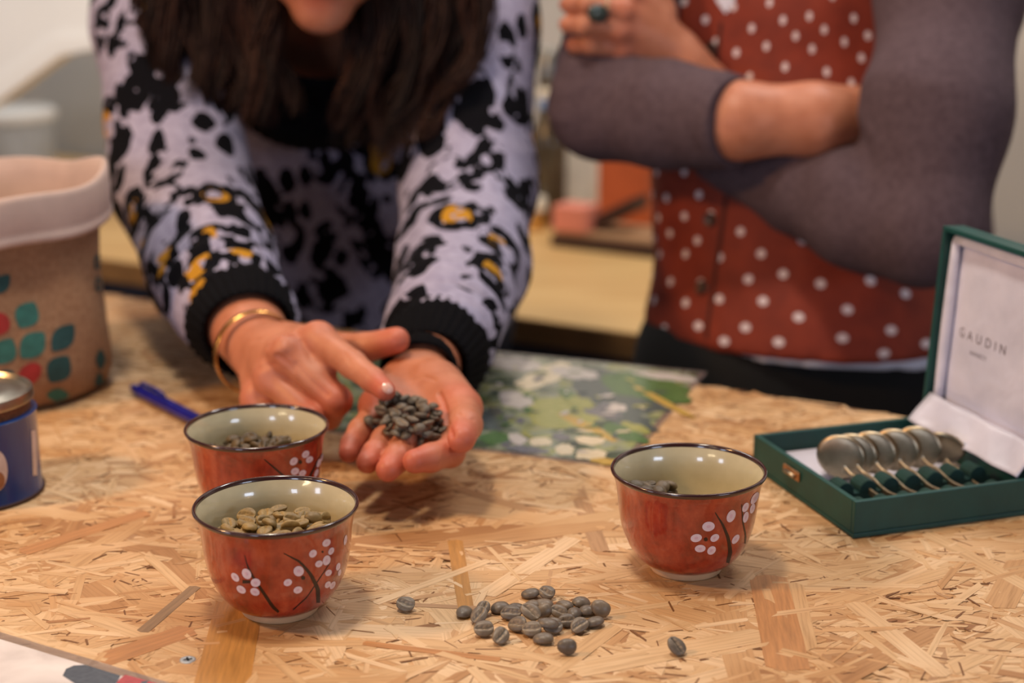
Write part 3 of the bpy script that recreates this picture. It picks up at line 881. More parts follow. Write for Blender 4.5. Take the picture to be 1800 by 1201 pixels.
# ================================================================ green spoon case
E1, E2, E3 = np.array([-0.3180, 0.9481, 0]), np.array([0.9481, 0.3180, 0]), np.array([0, 0, 1.0])
KB = G(1500, 948); KB[2] = 0.0003
MK = np.stack([E1, E2, E3], 1)
def K(a, b, z): return KB + MK @ np.array([a, b, z])           # a away from the near corner along the clasp side, b along the front, z up
m_green = plain('green_leatherette', srgb(6, 68, 64), 0.5, noise=0.15, nscale=60, bump=0.25)
m_green_in = plain('green_velvet', srgb(14, 54, 50), 0.9, noise=0.2, nscale=120, bump=0.3)
t = NT('white_satin').set(Roughness=0.35); c = t.coord()
t.base(t.ramp(t.noise(c, 30, 3), [(0.3, srgb(200, 200, 218)), (0.7, srgb(220, 219, 236))])); t.bump(t.noise(c, 28, 2, 0.5, 0.6), 0.6, 0.004)
t.set(Sheen_Weight=0.3); m_satin = t.m
m_silver = plain('silver', srgb(176, 162, 138), 0.40, metal=1.0, noise=0.15, nscale=120)
m_brass = plain('worn_brass', srgb(176, 130, 92), 0.35, metal=0.9)
LA, LB, HB, TW = 0.133, 0.133, 0.0235, 0.0035
case = tag(empty('spoon_case', K(LA / 2, LB / 2, 0)), 'open green leatherette case with white satin lid and a row of spoons', 'case')
def kbox(lo, hi): return MB().box(lo, hi, MK, KB)
kbox((0, 0, 0), (LA, LB, 0.003)).build('base', m_green, case, bevel=0.0005)
for nm, lo, hi in (('front_wall', (0, 0, 0.0031), (TW, LB, HB)), ('clasp_wall', (TW + .0001, 0, 0.0031), (LA - TW - .0001, TW, HB)), ('rear_wall', (LA - TW, 0, 0.0031), (LA, LB, HB)), ('hinge_wall', (TW + .0001, LB - TW, 0.0031), (LA - TW - .0001, LB, HB))):
    kbox(lo, hi).build(nm, m_green, case, bevel=0.0006)
kbox((TW + .0003, TW + .0003, 0.0032), (LA - TW - .0003, LB - TW - .0003, 0.0042)).build('floor_lining', m_satin, case)
kbox((LA - 0.052, TW + .0004, 0.0043), (LA - TW - .0004, 0.052, 0.0105)).build('satin_pad', m_satin, case, bevel=0.002)
# clasp on the left wall
cl = kbox((0.067, -0.0016, 0.0125), (0.088, -0.0001, 0.0185)).build('clasp', m_brass, case, bevel=0.0006)
MB().tube([K(0.071, -0.0024, 0.0150), K(0.084, -0.0024, 0.0150)], 0.0014, 10).build('clasp_pin', m_silver, cl, True)
# notched racks
def rack(a0, a1, z1):
    prof = [(TW + 0.003, 0.0044)]
    n = 7; w = (LB - 2 * TW - 0.014) / n; b0 = TW + 0.006
    pts = [(b0, 0.0044), (b0, z1 * .8)]
    for i in range(n):
        s = b0 + i * w
        for k in range(7):
            x = s + w * 0.72 * k / 6; pts.append((x, z1 - 0.0035 * abs(k / 3 - 1) ** 2.2))
        pts += [(s + w * 0.74, z1 - 0.0075), (s + w * 0.98, z1 - 0.0075)]
    pts += [(b0 + n * w, 0.0044)]
    mb = MB().extrude([K(a0, b, z) for b, z in pts], MK @ np.array([a1 - a0, 0, 0]))
    return mb.build('notched_rack', m_green_in, case, bevel=0.0006), [b0 + i * w + w * 0.86 for i in range(n)]
_, SLOT = rack(0.012, 0.024, 0.0165)
rack(0.037, 0.050, 0.0205)
# lid: a shallow tray hinged on the far side, tilted a little past upright
TILT = math.radians(3.0); LD = 0.013
ex = MK @ np.array([0, math.cos(math.pi / 2 - TILT), math.sin(math.pi / 2 - TILT)])      # up along the lid
en = np.cross(ex, E1); en = en if en @ E2 < 0 else -en                                     # out of the lid's inside, towards the spoons
ML = np.stack([E1, ex, en], 1); OL = K(0, LB + 0.0090, HB + 0.0008)
def lbox(lo, hi): return MB().box(lo, hi, ML, OL)
lid = lbox((0, 0, -0.0035), (LA, LB, 0)).build('lid', m_green, case, bevel=0.0006)
for lo, hi in (((0, 0, 0.0001), (LA, TW, LD)), ((0, LB - TW, 0.0001), (LA, LB, LD)), ((0, TW, 0.0001), (TW, LB - TW, LD)), ((LA - TW, TW, 0.0001), (LA, LB - TW, LD))):
    lbox(lo, hi).build('lid_wall', m_green, lid, bevel=0.0006)
# padded satin: border rolls and a puffed middle panel
def pad(lo, hi, puff, seed):
    nx = ny = 26; vs, fs = [], []
    for j in range(ny + 1):
        for i in range(nx + 1):
            s, q = i / nx, j / ny
            e = (1 - (2 * s - 1) ** 6) * (1 - (2 * q - 1) ** 6)
            x, y = lo[0] + (hi[0] - lo[0]) * s, lo[1] + (hi[1] - lo[1]) * q
            w = mnoise.noise(Vector((x * 38, y * 38, seed))) * 0.0007
            vs.append(OL + ML @ np.array([x, y, lo[2] + e * (puff + w)]))
    for j in range(ny):
        for i in range(nx): fs.append((j * (nx + 1) + i, j * (nx + 1) + i + 1, (j + 1) * (nx + 1) + i + 1, (j + 1) * (nx + 1) + i))
    return vs, fs
vs, fs = pad((0.0045, 0.006, 0.0006), (LA - 0.0045, LB - 0.0045, 0), 0.0040, 1.0)
panel_bvh = BVHTree.FromPolygons([Vector(v) for v in vs], fs)
mk('satin_panel', vs, fs, m_satin, lid, True)
for a, b, r in (((0.008, 0.0085), (LA - 0.008, 0.0085), 0.0046), ((0.008, LB - 0.008), (LA - 0.008, LB - 0.008), 0.004), ((0.008, 0.009), (0.008, LB - 0.009), 0.004), ((LA - 0.008, 0.009), (LA - 0.008, LB - 0.009), 0.004)):
    p0, p1 = OL + ML @ np.array([a[0], a[1], 0.006]), OL + ML @ np.array([b[0], b[1], 0.006])
    q = [p0 + (p1 - p0) * k / 8 for k in range(9)]
    MB().tube(q, [r * (0.8 + 0.2 * math.sin(math.pi * k / 8)) for k in range(9)], 12).build('satin_border', m_satin, lid, True)
# the loose satin flap that covers the hinge
vs, fs = [], []
for j in range(9):
    s = j / 8
    for i in range(21):
        a = TW + 0.002 + (LA - 2 * TW - 0.004) * i / 20
        p = (1 - s) ** 2 * (OL + ML @ np.array([a, 0.017, 0.0115])) + 2 * s * (1 - s) * (OL + ML @ np.array([a, 0.004, 0.021])) + s * s * K(a, LB - TW - 0.014, HB + 0.0005)
        vs.append(p + en * 0.0009 * math.sin(i * 0.9 + j * .5))
for j in range(8):
    for i in range(20): fs.append((j * 21 + i, j * 21 + i + 1, (j + 1) * 21 + i + 1, (j + 1) * 21 + i))
fl = mk('satin_flap', vs, fs, m_satin, case, True); md = fl.modifiers.new('thick', 'SOLIDIFY'); md.thickness = 0.0014
# printing on the satin
m_print = plain('grey_print', srgb(118, 108, 116), 0.6)
def printed(txt, size, a_mid, up, spacing):
    cu = bpy.data.curves.new('print', 'FONT'); cu.body = txt; cu.size = size; cu.align_x = 'CENTER'; cu.space_character = spacing; cu.extrude = 0.0
    o = bpy.data.objects.new('lettering', cu); COL.objects.link(o)
    me = bpy.data.meshes.new_from_object(o); bpy.data.objects.remove(o)
    bm = bmesh.new(); bm.from_mesh(me); bmesh.ops.triangulate(bm, faces=bm.faces); bm.to_mesh(me); bm.free()
    vs = []
    for v in me.vertices:
        p = OL + ML @ np.array([a_mid - v.co.x, up + v.co.y, 0.03])
        loc, nor, i, d = panel_bvh.ray_cast(Vector(p), Vector(-en))
        vs.append((np.array(loc) if loc else p - en * 0.025) + en * 0.0002)
    return mk('lettering', vs, [tuple(q.vertices) for q in me.polygons], m_print, lid)
printed('GAUDIN', 0.0092, 0.0860, 0.0610, 1.75)
printed('ANNECY', 0.0042, 0.0880, 0.0520, 1.15)

def spoon(b, tip_a, head, label, lean=1.15, tilt=0.0, dz=0.0):
    """A spoon lying on its edge in the racks: round bowl at the far end, thin curved handle towards the near wall."""
    r = tag(empty('spoon', K(0.07, b, 0.0045)), label, 'spoon', 'silver spoons in the green case')
    n = 16; cz = 0.0235 + dz
    # handle: a flat curved bar
    hp = [K(0.062, b - 0.004, cz - 0.004), K(0.056, b - 0.002, cz - 0.0065), K(0.050, b, 0.0165 + dz), K(0.042, b, 0.0145 + dz), K(0.032, b + 0.0008, 0.0118 + dz), K(0.018, b + 0.0012, 0.0128 + dz), K(tip_a, b + 0.0014, 0.0175 + dz)]
    cr = [np.array(p) for p in smooth_prof([tuple(p) for p in hp], 4)] if False else hp
    pts = np.array(hp); tt = np.linspace(0, len(hp) - 1, 25)
    pts = np.stack([np.interp(tt, range(len(hp)), pts[:, k]) for k in range(3)], 1)
    for _ in range(2): pts[1:-1] = (pts[:-2] + 2 * pts[1:-1] + pts[2:]) / 4
    mbh = MB()
    w = np.interp(np.linspace(0, 1, 25), [0, .15, .5, .85, 1], [0.0026, 0.0017, 0.0018, 0.0030, 0.0026])
    vs, fs = [], []
    for i, p in enumerate(pts):
        j0, j1 = max(i - 1, 0), min(i + 1, 24); tg = unit(pts[j1] - pts[j0])
        side = unit(np.cross(tg, E2)); side = side if side[2] > 0 else -side
        for s, q in ((-1, -1), (1, -1), (1, 1), (-1, 1)): vs.append(p + side * s * w[i] + E2 * q * 0.0008)
    for i in range(24):
        for k in range(4): fs.append((4 * i + k, 4 * i + (k + 1) % 4, 4 * i + 4 + (k + 1) % 4, 4 * i + 4 + k))
    fs += [(0, 1, 2, 3), (99, 98, 97, 96)]
    mk('handle', vs, fs, m_silver, r).modifiers.new('bevel', 'BEVEL').width = 0.0005
    # bowl: shallow cap standing on edge, hollow facing +b
    cen = K(0.074, b, cz)
    M3 = np.stack([unit(E1 * 1.0 + E3 * 0.12), unit(np.cross(unit(E2 + E1 * lean + E3 * tilt), unit(E1 + E3 * 0.12))), unit(E2 + E1 * lean + E3 * tilt)], 1)
    M3[:, 1] = np.cross(M3[:, 2], M3[:, 0]); M3[:, 0] = np.cross(M3[:, 1], M3[:, 2])
    for k in range(3): M3[:, k] = unit(M3[:, k])
    prof = [(0, -0.0013), (0.3, -0.0013), (0.6, -0.0011), (0.85, -0.0007), (0.96, 0.0000), (1.0, 0.0010), (0.98, 0.0018), (0.93, 0.0012), (0.82, 0.0002), (0.58, -0.0003), (0.3, -0.0005), (0, -0.0005)]
    mb = MB().lathe([(q * head, z) for q, z in prof], (0, 0, 0), 36)
    mb.v = [cen + M3 @ (v * np.array([1.08, 1.0, 1.0])) for v in mb.v]
    mb.build('bowl', m_silver, r, True)
    return r
for b_, lab in ((0.032, 'silver spoon nearest the clasp side of the green case'), (0.041, 'second silver spoon from the clasp side, tight against the first'), (0.055, 'third silver spoon from the clasp side of the case'),
                (0.072, 'fourth silver spoon from the clasp side of the case'), (0.089, 'fifth silver spoon from the clasp side of the case')):
    spoon(b_, 0.0068, 0.0146, lab)
spoon(0.107, 0.0075, 0.0150, 'bright silver spoon leaning over with its hollow up, nearest the case lid', tilt=0.9, dz=-0.003)

# ================================================================ laminated photo sheet behind the right bowl
m_film = NT('clear_film').set(Roughness=0.12, IOR=1.45); m_film.p.inputs['Transmission Weight'].default_value = 0.92; m_film.p.inputs['Base Color'].default_value = srgb(238, 232, 232); m_film = m_film.m
t = NT('leaf_photo').set(Roughness=0.25, Coat_Weight=0.7, Coat_Roughness=0.12); c = t.coord()
n1 = t.noise(t.mapping(c, scale=(1, 1.6, 1)), 26, 5, 0.6, 0.8)
n2 = t.noise(c, 60, 4, 0.6, 0.5)
a1 = t.ramp(n1, [(0.30, srgb(58, 70, 66)), (0.42, srgb(84, 104, 74)), (0.5, srgb(158, 164, 148)), (0.58, srgb(140, 148, 76)), (0.7, srgb(196, 190, 170))])
a2 = t.ramp(n2, [(0.42, (0.75, 0.75, 0.78, 1)), (0.6, (1.05, 1.05, 1.0, 1))])
t.base(t.mix(1.0, a1, a2, 'MULTIPLY')); m_photo = t.m
mc = [G(x, y) for x, y in ((1243, 655), (1095, 823))]
ed = unit(mc[1] - mc[0]); al = np.array([ed[1], -ed[0], 0]);  al = al if al[0] < 0 else -al
SL, SW = 0.297, np.linalg.norm(mc[1] - mc[0])
sheet = tag(empty('photo_sheet', (mc[0] + mc[1]) / 2 + al * SL / 2 + np.array([0, 0, 0.0003])), 'laminated photo sheet of green leaves and pale blossoms under the cupped hand', 'sheet')
def quad_slab(o, da, db, la0, la1, lb0, lb1, z0, z1): return MB().extrude([o + da * a + db * b + np.array([0, 0, z0]) for a, b in ((la0, lb0), (la1, lb0), (la1, lb1), (la0, lb1))], (0, 0, z1 - z0))
quad_slab(mc[0], al, ed, 0.005, SL - 0.005, 0.005, SW - 0.005, 0.0003, 0.0006).build('photo_print', m_photo, sheet)
quad_slab(mc[0], al, ed, 0, SL, 0, SW, 0.0001, 0.00029).build('laminate_film', m_film, sheet)
PZ = 0.00066
def flat_shape(name, pts, mat, par, z):
    vs = [G(x, y, z) for x, y in pts]
    return mk(name, vs, [tuple(range(len(vs)))], mat, par)
def blob(cx, cy, a, b, rot, n=22, jit=0.16, point=0.0):
    o = []
    ca, sa = math.cos(math.radians(rot)), math.sin(math.radians(rot))
    for k in range(n):
        t_ = 2 * math.pi * k / n; s = 1 + random.uniform(-jit, jit)
        x, y = a * math.cos(t_) * s, b * math.sin(t_) * s * (1 - point * math.cos(t_) ** 2)
        o.append((cx + x * ca - y * sa, cy + x * sa + y * ca))
    return o
def ink(name, lo, hi, sc_=140):
    t = NT(name).set(Roughness=0.25, Coat_Weight=0.7, Coat_Roughness=0.12); c = t.coord()
    t.base(t.ramp(t.noise(t.mapping(c, scale=(1, 2.2, 1), rot=(0, 0, 0.6)), sc_, 4, 0.6, 0.4), [(0.32, lo), (0.68, hi)])); return t.m
i_dark, i_leaf, i_lime, i_cream, i_slate, i_yel, i_pale = ink('ink_dark', srgb(66, 80, 80), srgb(92, 104, 102)), ink('ink_leaf', srgb(56, 92, 52), srgb(96, 134, 74)), ink('ink_lime', srgb(140, 146, 70), srgb(176, 174, 104)), ink('ink_cream', srgb(214, 196, 160), srgb(236, 224, 200)), ink('ink_slate', srgb(96, 98, 104), srgb(130, 130, 138)), ink('ink_yellow', srgb(188, 148, 60), srgb(206, 178, 98)), ink('ink_pale', srgb(190, 182, 178), srgb(214, 206, 200))
for k, (cx, cy, a, b, rot, mt) in enumerate([(900, 640, 50, 12, 5, i_pale), (960, 660, 48, 16, -22, i_cream), (1090, 690, 90, 34, 14, i_dark), (1140, 682, 78, 24, 10, i_leaf), (1100, 735, 60, 18, 22, i_dark),
        (985, 725, 62, 30, 8, i_lime), (1035, 752, 60, 7, 26, i_yel), (1165, 706, 60, 5, 28, i_yel), (1060, 724, 36, 10, 12, i_slate), (1080, 716, 22, 7, 5, i_pale), (1100, 762, 42, 11, 20, i_leaf), (1118, 752, 28, 7, 20, i_lime),
        (1036, 774, 26, 8, 0, i_cream), (1038, 799, 28, 9, 0, i_cream), (992, 790, 18, 10, 0, i_cream), (950, 776, 20, 8, 0, i_cream), (908, 772, 18, 10, 10, i_pale), (868, 736, 22, 22, 10, i_dark), (870, 770, 26, 12, 0, i_leaf), (985, 768, 16, 6, 10, i_slate),
        (1010, 655, 44, 10, 8, i_pale), (1170, 662, 60, 6, 7, i_pale), (905, 702, 30, 14, 10, i_pale), (1070, 812, 30, 6, 5, i_yel), (925, 790, 40, 6, 6, i_slate), (1000, 695, 20, 8, 30, i_leaf), (1020, 708, 26, 10, 12, i_lime)]):
    flat_shape('printed_shape', blob(cx, cy, a, b, rot), mt, sheet, PZ + k * 0.00001)

rr_ = random.Random(4)
for k in range(80):                                     # small flowers and stalks of the print; pale ones also paint in glare
    a_, b2 = rr_.uniform(0.012, 0.24), rr_.uniform(0.012, SW - 0.012)
    q = mc[0] + al * a_ + ed * b2
    big = rr_.uniform(0.003, 0.009); th = rr_.uniform(0, 6.28); n_ = 14
    pts = []
    for i in range(n_):
        t_ = 2 * math.pi * i / n_; s_ = 1 + rr_.uniform(-.3, .3)
        x, y = big * math.cos(t_) * s_, big * rr_.uniform(.35, .5) * math.sin(t_) * s_
        pts.append(q + np.array([x * math.cos(th) - y * math.sin(th), x * math.sin(th) + y * math.cos(th), PZ + 0.0003 + k * 0.000004]))
    mk('printed_shape', pts, [tuple(range(n_))], rr_.choice([i_pale, i_pale, i_cream, i_slate, i_leaf, i_lime, i_dark, i_slate]), sheet)

# laminated sheet at the near left corner
s0, s1 = G(0, 1112), G(320, 1208)
ds = unit(s1 - s0); dn = np.array([ds[1], -ds[0], 0]); dn = dn if dn[1] < 0 else -dn
sheet2 = tag(empty('photo_sheet', s0 + dn * 0.1 + np.array([0, 0, 0.0003])), 'laminated pale photo sheet with dark grey and red shapes in the near corner', 'sheet')
t = NT('cloth_photo').set(Roughness=0.25, Coat_Weight=0.7, Coat_Roughness=0.1); c = t.coord()
t.base(t.ramp(t.noise(c, 24, 4, 0.5, 0.5), [(0.3, srgb(196, 186, 186)), (0.5, srgb(226, 218, 218)), (0.7, srgb(240, 234, 234))]))
quad_slab(s0, ds, dn, -0.11, 0.115, 0, 0.16, 0.0001, 0.0003).build('laminate_film', m_film, sheet2)
quad_slab(s0, ds, dn, -0.105, 0.110, 0.0065, 0.155, 0.00031, 0.0006).build('photo_print', t.m, sheet2)
i_grey2, i_red = ink('ink_charcoal', srgb(66, 72, 86), srgb(84, 90, 102), 300), ink('ink_red', srgb(160, 52, 60), srgb(186, 74, 80), 300)
flat_shape('printed_band', [(110, 1188), (116, 1176), (130, 1170), (150, 1169), (212, 1188), (205, 1201), (190, 1212), (150, 1214)], i_grey2, sheet2, 0.00066)
flat_shape('printed_block', [(220, 1186), (282, 1203), (300, 1222), (200, 1222), (206, 1198)], i_red, sheet2, 0.00068)
flat_shape('printed_mark', [(249, 1198), (262, 1196), (256, 1204), (244, 1208)], i_grey2, sheet2, 0.00070)

# ================================================================ blue tin
m_tin = NT('blue_lacquer').set(Roughness=0.25, Coat_Weight=0.5)
m_tin.base(m_tin.ramp(m_tin.noise(m_tin.coord(), 20, 3), [(0.3, srgb(14, 50, 108)), (0.7, srgb(20, 64, 128))])); m_tin = m_tin.m
m_tinsteel = plain('bare_tin', srgb(168, 162, 150), 0.32, metal=1.0, noise=0.15, nscale=40)
m_coffee = plain('ground_coffee', srgb(112, 70, 42), 0.9, noise=0.4, nscale=400, bump=0.5)
rT = 0.0425
e = G(70, 868); tc = np.array([e[0] - rT - 0.001, e[1] + 0.004, 0.0002])
tin = tag(empty('coffee_tin', tc), 'round blue tin with bare metal lid and white emblem in front of the bag', 'tin')
mbt = MB().lathe([(0, 0.001), (rT - 0.002, 0.001), (rT + 0.0008, 0.0), (rT + 0.001, 0.0022), (rT, 0.0042), (rT, 0.053), (rT + 0.0006, 0.0545), (rT - 0.001, 0.0555), (rT - 0.003, 0.0555)], tc, 80)
mbt.build('body', m_tin, tin, autosmooth=45)
MB().lathe([(rT + 0.0007, -0.0001), (rT + 0.0017, 0.0002), (rT + 0.0018, 0.0018), (rT + 0.0011, 0.0023)], tc, 80).build('bottom_seam', m_brown, tin, True)
MB().lathe([(rT - 0.0031, 0.0552), (rT - 0.0035, 0.063), (rT - 0.0012, 0.0645)], tc, 80).build('neck', m_coffee, tin, True)
MB().lathe([(rT - 0.0030, 0.0620), (rT - 0.0008, 0.0622), (rT - 0.0004, 0.0640), (rT - 0.0012, 0.0685), (rT - 0.0026, 0.0692), (rT - 0.0045, 0.0665), (rT - 0.010, 0.0668), (rT - 0.012, 0.0682), (rT - 0.02, 0.0684), (0, 0.0686)], tc, 80).build('lid', m_tinsteel, tin, True, autosmooth=50)
bt = BVHTree.FromPolygons([Vector(v) for v in mbt.v], mbt.f)
m_emb = plain('cream_print', srgb(206, 186, 176), 0.4, noise=0.1, nscale=200)
m_emb2 = plain('tan_print', srgb(150, 100, 66), 0.4, noise=0.2, nscale=200)
eb = decal('emblem', bt, ellipse(-6, 828, 19, 36, 0), m_emb, tin, 0.0003)
if eb is not None: decal('emblem_picture', bt, ellipse(-4, 845, 12, 16, 0), m_emb2, eb, 0.0005)
stroke('side_stripe', bt, [(58, 757), (60, 800), (61, 836)], [8, 8, 8], m_emb, tin, 0.0003)

# ================================================================ blue pen
m_pen = NT('blue_plastic').set(Roughness=0.2); m_pen.base(m_pen.ramp(m_pen.noise(m_pen.coord(), 90), [(0.3, srgb(22, 26, 122)), (0.7, srgb(30, 34, 150))])); m_pen.p.inputs['Transmission Weight'].default_value = 0.15; m_pen = m_pen.m
pz = 0.0052
pa, pbn = G(233, 681, pz), G(345, 738, pz)
pd = unit(pbn - pa)
pen = tag(empty('ballpoint_pen', np.array([pa[0], pa[1], 0])), 'blue plastic ballpoint pen lying behind the rear bowl', 'pen')
MB().tube([pa + pd * s for s in (0.012, 0.03, 0.055, 0.10, 0.128)], [0.0047, 0.0050, 0.0050, 0.0048, 0.0046], 16).build('barrel', m_pen, pen, autosmooth=40)
MB().tube([pa + pd * s for s in (0.0, 0.002, 0.0075, 0.0118)], [0.0022, 0.0033, 0.0040, 0.0046], 16).build('push_button', m_pen, pen, autosmooth=40)
MB().tube([pa + pd * s for s in (0.1282, 0.137, 0.142)], [0.0044, 0.0022, 0.0009], 16).build('tip', m_silver, pen, autosmooth=40)
pside = unit(np.cross(pd, [0, 0, 1]))
MB().tube([pa + pd * s + np.array([0, 0, h]) for s, h in ((0.014, 0.0045), (0.017, 0.0075), (0.04, 0.0078), (0.052, 0.0068), (0.055, 0.0058))], [0.0013, 0.0015, 0.0015, 0.0014, 0.0011], 8).build('clip', m_pen, pen, True)

# ================================================================ burlap bag
t = NT('burlap').set(Roughness=0.85); c = t.n('UVMap').outputs[0]
wv = t.n('TexWave'); wv.wave_type = 'BANDS'; wv.bands_direction = 'X'; wv.inputs['Scale'].default_value = 95; wv.inputs['Distortion'].default_value = 1.2; t.l(c, wv.inputs['Vector'])
wh = t.n('TexWave'); wh.wave_type = 'BANDS'; wh.bands_direction = 'Y'; wh.inputs['Scale'].default_value = 95; wh.inputs['Distortion'].default_value = 1.2; t.l(c, wh.inputs['Vector'])
wm = t.math('MAXIMUM', wv.outputs['Fac'], wh.outputs['Fac'])
nz = t.noise(c, 22, 3)
b1 = t.ramp(nz, [(0.3, srgb(156, 116, 86)), (0.7, srgb(182, 144, 112))])
t.base(t.mix(1.0, b1, t.ramp(wm, [(0.3, (0.6, 0.55, 0.5, 1)), (0.9, (1.08, 1.06, 1.04, 1))]), 'MULTIPLY')); t.bump(wm, 0.5, 0.0008); m_burlap = t.m
m_linen = plain('linen_lining', srgb(190, 168, 160), 0.85, noise=0.06, nscale=60, bump=0.3)
e = G(186, 684); RB = 0.098
bc = np.array([e[0] - RB, e[1] + 0.010, 0.0])
bag = tag(empty('burlap_bag', bc), 'brown burlap bag with folded linen top and printed teal and red leaves', 'bag')
def bag_surf(prof, amp, n=110, seed=3, du=0.0):
    vs, fs, uv = [], [], []
    for r, z, q in prof:
        for k in range(n):
            a = 2 * math.pi * k / n
            w = amp * (0.6 * math.sin(3 * a + z * 22 + seed) + 0.5 * math.sin(5 * a - z * 35) + 0.35 * math.sin(9 * a + z * 60)) * q
            # rounded-square plan
            sq = 1 + 0.03 * math.cos(4 * a + 0.5)
            zz = z + du * 0.006 * math.sin(2 * a + 0.8) + du * 0.003 * math.sin(5 * a)
            vs.append(bc + np.array([(r * sq + w) * math.cos(a), (r * sq + w) * math.sin(a), zz]))
    m = len(prof)
    for i in range(m - 1):
        for k in range(n):
            fs.append((i * n + k, i * n + (k + 1) % n, (i + 1) * n + (k + 1) % n, (i + 1) * n + k))
            u0, u1 = k / n * 6.28 * RB * 10, (k + 1) / n * 6.28 * RB * 10
            uv += [(u0, prof[i][1] * 10), (u1, prof[i][1] * 10), (u1, prof[i + 1][1] * 10), (u0, prof[i + 1][1] * 10)]
    return vs, fs, uv
bp = [(0.004, 0.0012, 0), (0.05, 0.001, 0), (RB - 0.012, 0.001, 0.2), (RB - 0.004, 0.005, 0.4), (RB - 0.001, 0.014, 0.7)] + [(RB + 0.003 * math.sin(z * 40) - 0.001, z, 1.0) for z in np.linspace(0.022, 0.150, 22)]
vs, fs, uv = bag_surf(bp, 0.0028)
bo = mk('sack', vs, fs, m_burlap, bag, True); bo.data.uv_layers.new(name='UVMap').data.foreach_set('uv', np.array(uv, F32).ravel())
bbv = BVHTree.FromPolygons([Vector(v) for v in vs], fs)
cu = [(RB + 0.0045, 0.132, .9), (RB + 0.0062, 0.1315, .9), (RB + 0.0070, 0.134, .9), (RB + 0.0068, 0.1365, .9), (RB + 0.0056, 0.1385, .9), (RB + 0.0062, 0.141, .9), (RB + 0.0064, 0.152, .9), (RB + 0.0058, 0.163, .9), (RB + 0.0046, 0.1665, .9), (RB + 0.0025, 0.1675, .9), (RB + 0.0002, 0.1660, .9), (RB - 0.0020, 0.155, .9), (RB - 0.005, 0.14, .9), (RB - 0.010, 0.10, .9), (RB - 0.012, 0.03, .6), (0.06, 0.012, .3), (0.004, 0.011, 0)]
vs2, fs2, uv2 = bag_surf(cu, 0.0028, du=1.0)
mk('linen_cuff', vs2, fs2, m_linen, bag, True)
m_teal, m_teal2, m_redp = plain('teal_print', srgb(48, 106, 98), 0.8, noise=0.2, nscale=150), plain('deep_teal_print', srgb(32, 72, 74), 0.8, noise=0.2, nscale=150), plain('red_print', srgb(158, 44, 42), 0.8, noise=0.2, nscale=150)
for x, y, a, b, rot, mt in ((47, 554, 26, 22, -60, m_teal), (57, 607, 30, 22, -48, m_teal), (110, 594, 30, 19, -52, m_teal2), (103, 649, 28, 22, -55, m_teal2), (8, 618, 26, 22, -60, m_teal), (101, 694, 20, 12, 0, m_teal),
        (52, 657, 24, 17, -40, m_redp), (-2, 569, 20, 20, -60, m_redp), (2, 500, 22, 14, -50, m_teal2), (8, 665, 20, 14, -40, m_teal2), (176, 632, 9, 18, 0, m_teal2), (174, 672, 8, 18, 0, m_teal2)):
    decal('printed_leaf', bbv, ellipse(x, y, a, b, rot, 0.55 if mt is not m_redp else 0.1), mt, bag, 0.0006)
for k, (x, y) in enumerate(((170, 461), (172, 500))):
    decal('printed_letter', bbv, ellipse(x, y, 6, 13, 0), m_teal2, bag, 0.0006); decal('letter_counter', bbv, ellipse(x, y, 2.6, 7.5, 0), m_burlap, bag, 0.0009)
stroke('printed_letter', bbv, [(181, 450), (182, 474)], [4, 4], m_teal2, bag, 0.0006)
# ================================================================ people
t = NT('skin').set(Roughness=0.48); c = t.coord()
n = t.noise(c, 55, 4); nf = t.noise(c, 420, 3)
base = t.ramp(n, [(0.3, srgb(178, 110, 80)), (0.7, srgb(200, 132, 102))])
red = t.mix(t.math('MULTIPLY', t.attr('flush'), 0.75), base, srgb(196, 88, 70))
t.base(red); t.bump(nf, 0.22, 0.0006)
t.p.inputs['Subsurface Weight'].default_value = 0.12; t.p.inputs['Subsurface Radius'].default_value = (0.006, 0.002, 0.001); t.p.inputs['Subsurface Scale'].default_value = 0.6
m_skin = t.m
m_nail = plain('nail', srgb(224, 176, 160), 0.2, noise=0.05, nscale=200, coat=0.5)
m_lip = plain('lip', srgb(160, 74, 70), 0.4, noise=0.1, nscale=90)

def bounds(prims, pad):
    lo, hi = np.full(3, 1e9), np.full(3, -1e9)
    for pts, rr in prims:
        for p, r in zip(pts, rr):
            lo = np.minimum(lo, np.asarray(p) - r - pad); hi = np.maximum(hi, np.asarray(p) + r + pad)
    return lo, hi

def hand_mesh(fore, palm, fingers, h, creases=(), knuckles=(), kpalm=0.009, kf=0.0075, fore_flat=None, cut=None):
    """Forearm, palm and five fingers as one continuous skin. Each item is a chain (points, radii)."""
    C = CAM.astype(F32)
    def f(p):
        d = chain(p, fore[0], fore[1], 0.012, fore_flat)
        for pts, rr in palm: d = smin(d, chain(p, pts, rr, 0.004), kpalm)
        fd = None
        for pts, rr in fingers:
            e = chain(p, pts, rr, 0.0035)
            fd = e if fd is None else smin(fd, e, 0.0012)
        d = smin(d, fd, kf)
        for j, r in knuckles: d = smin(d, np.sqrt(((p - np.asarray(j, F32)) ** 2).sum(1)) - r, 0.0045)
        for j, ax, r, dep, w in creases:
            q = p - np.asarray(j, F32); ax = np.asarray(ax, F32)
            x = q @ ax; rad = np.sqrt((q * q).sum(1))
            tc_ = unit(C - np.asarray(j)).astype(F32)
            m = np.clip((q @ tc_) / r * 1.5, 0, 1) * (rad < r * 1.6)
            d = d + dep * np.exp(-(x / w) ** 2) * m
        if cut is not None: d = np.maximum(d, (p - np.asarray(cut[0], F32)) @ np.asarray(cut[1], F32))
        return d
    lo, hi = bounds([fore] + list(palm) + list(fingers), 0.006)
    V, F = surface_nets(f, lo, hi, h)
    V = laplace(V, F, 2, 0.5)
    return V, F
def px(*rows): return [P(*r) for r in rows]
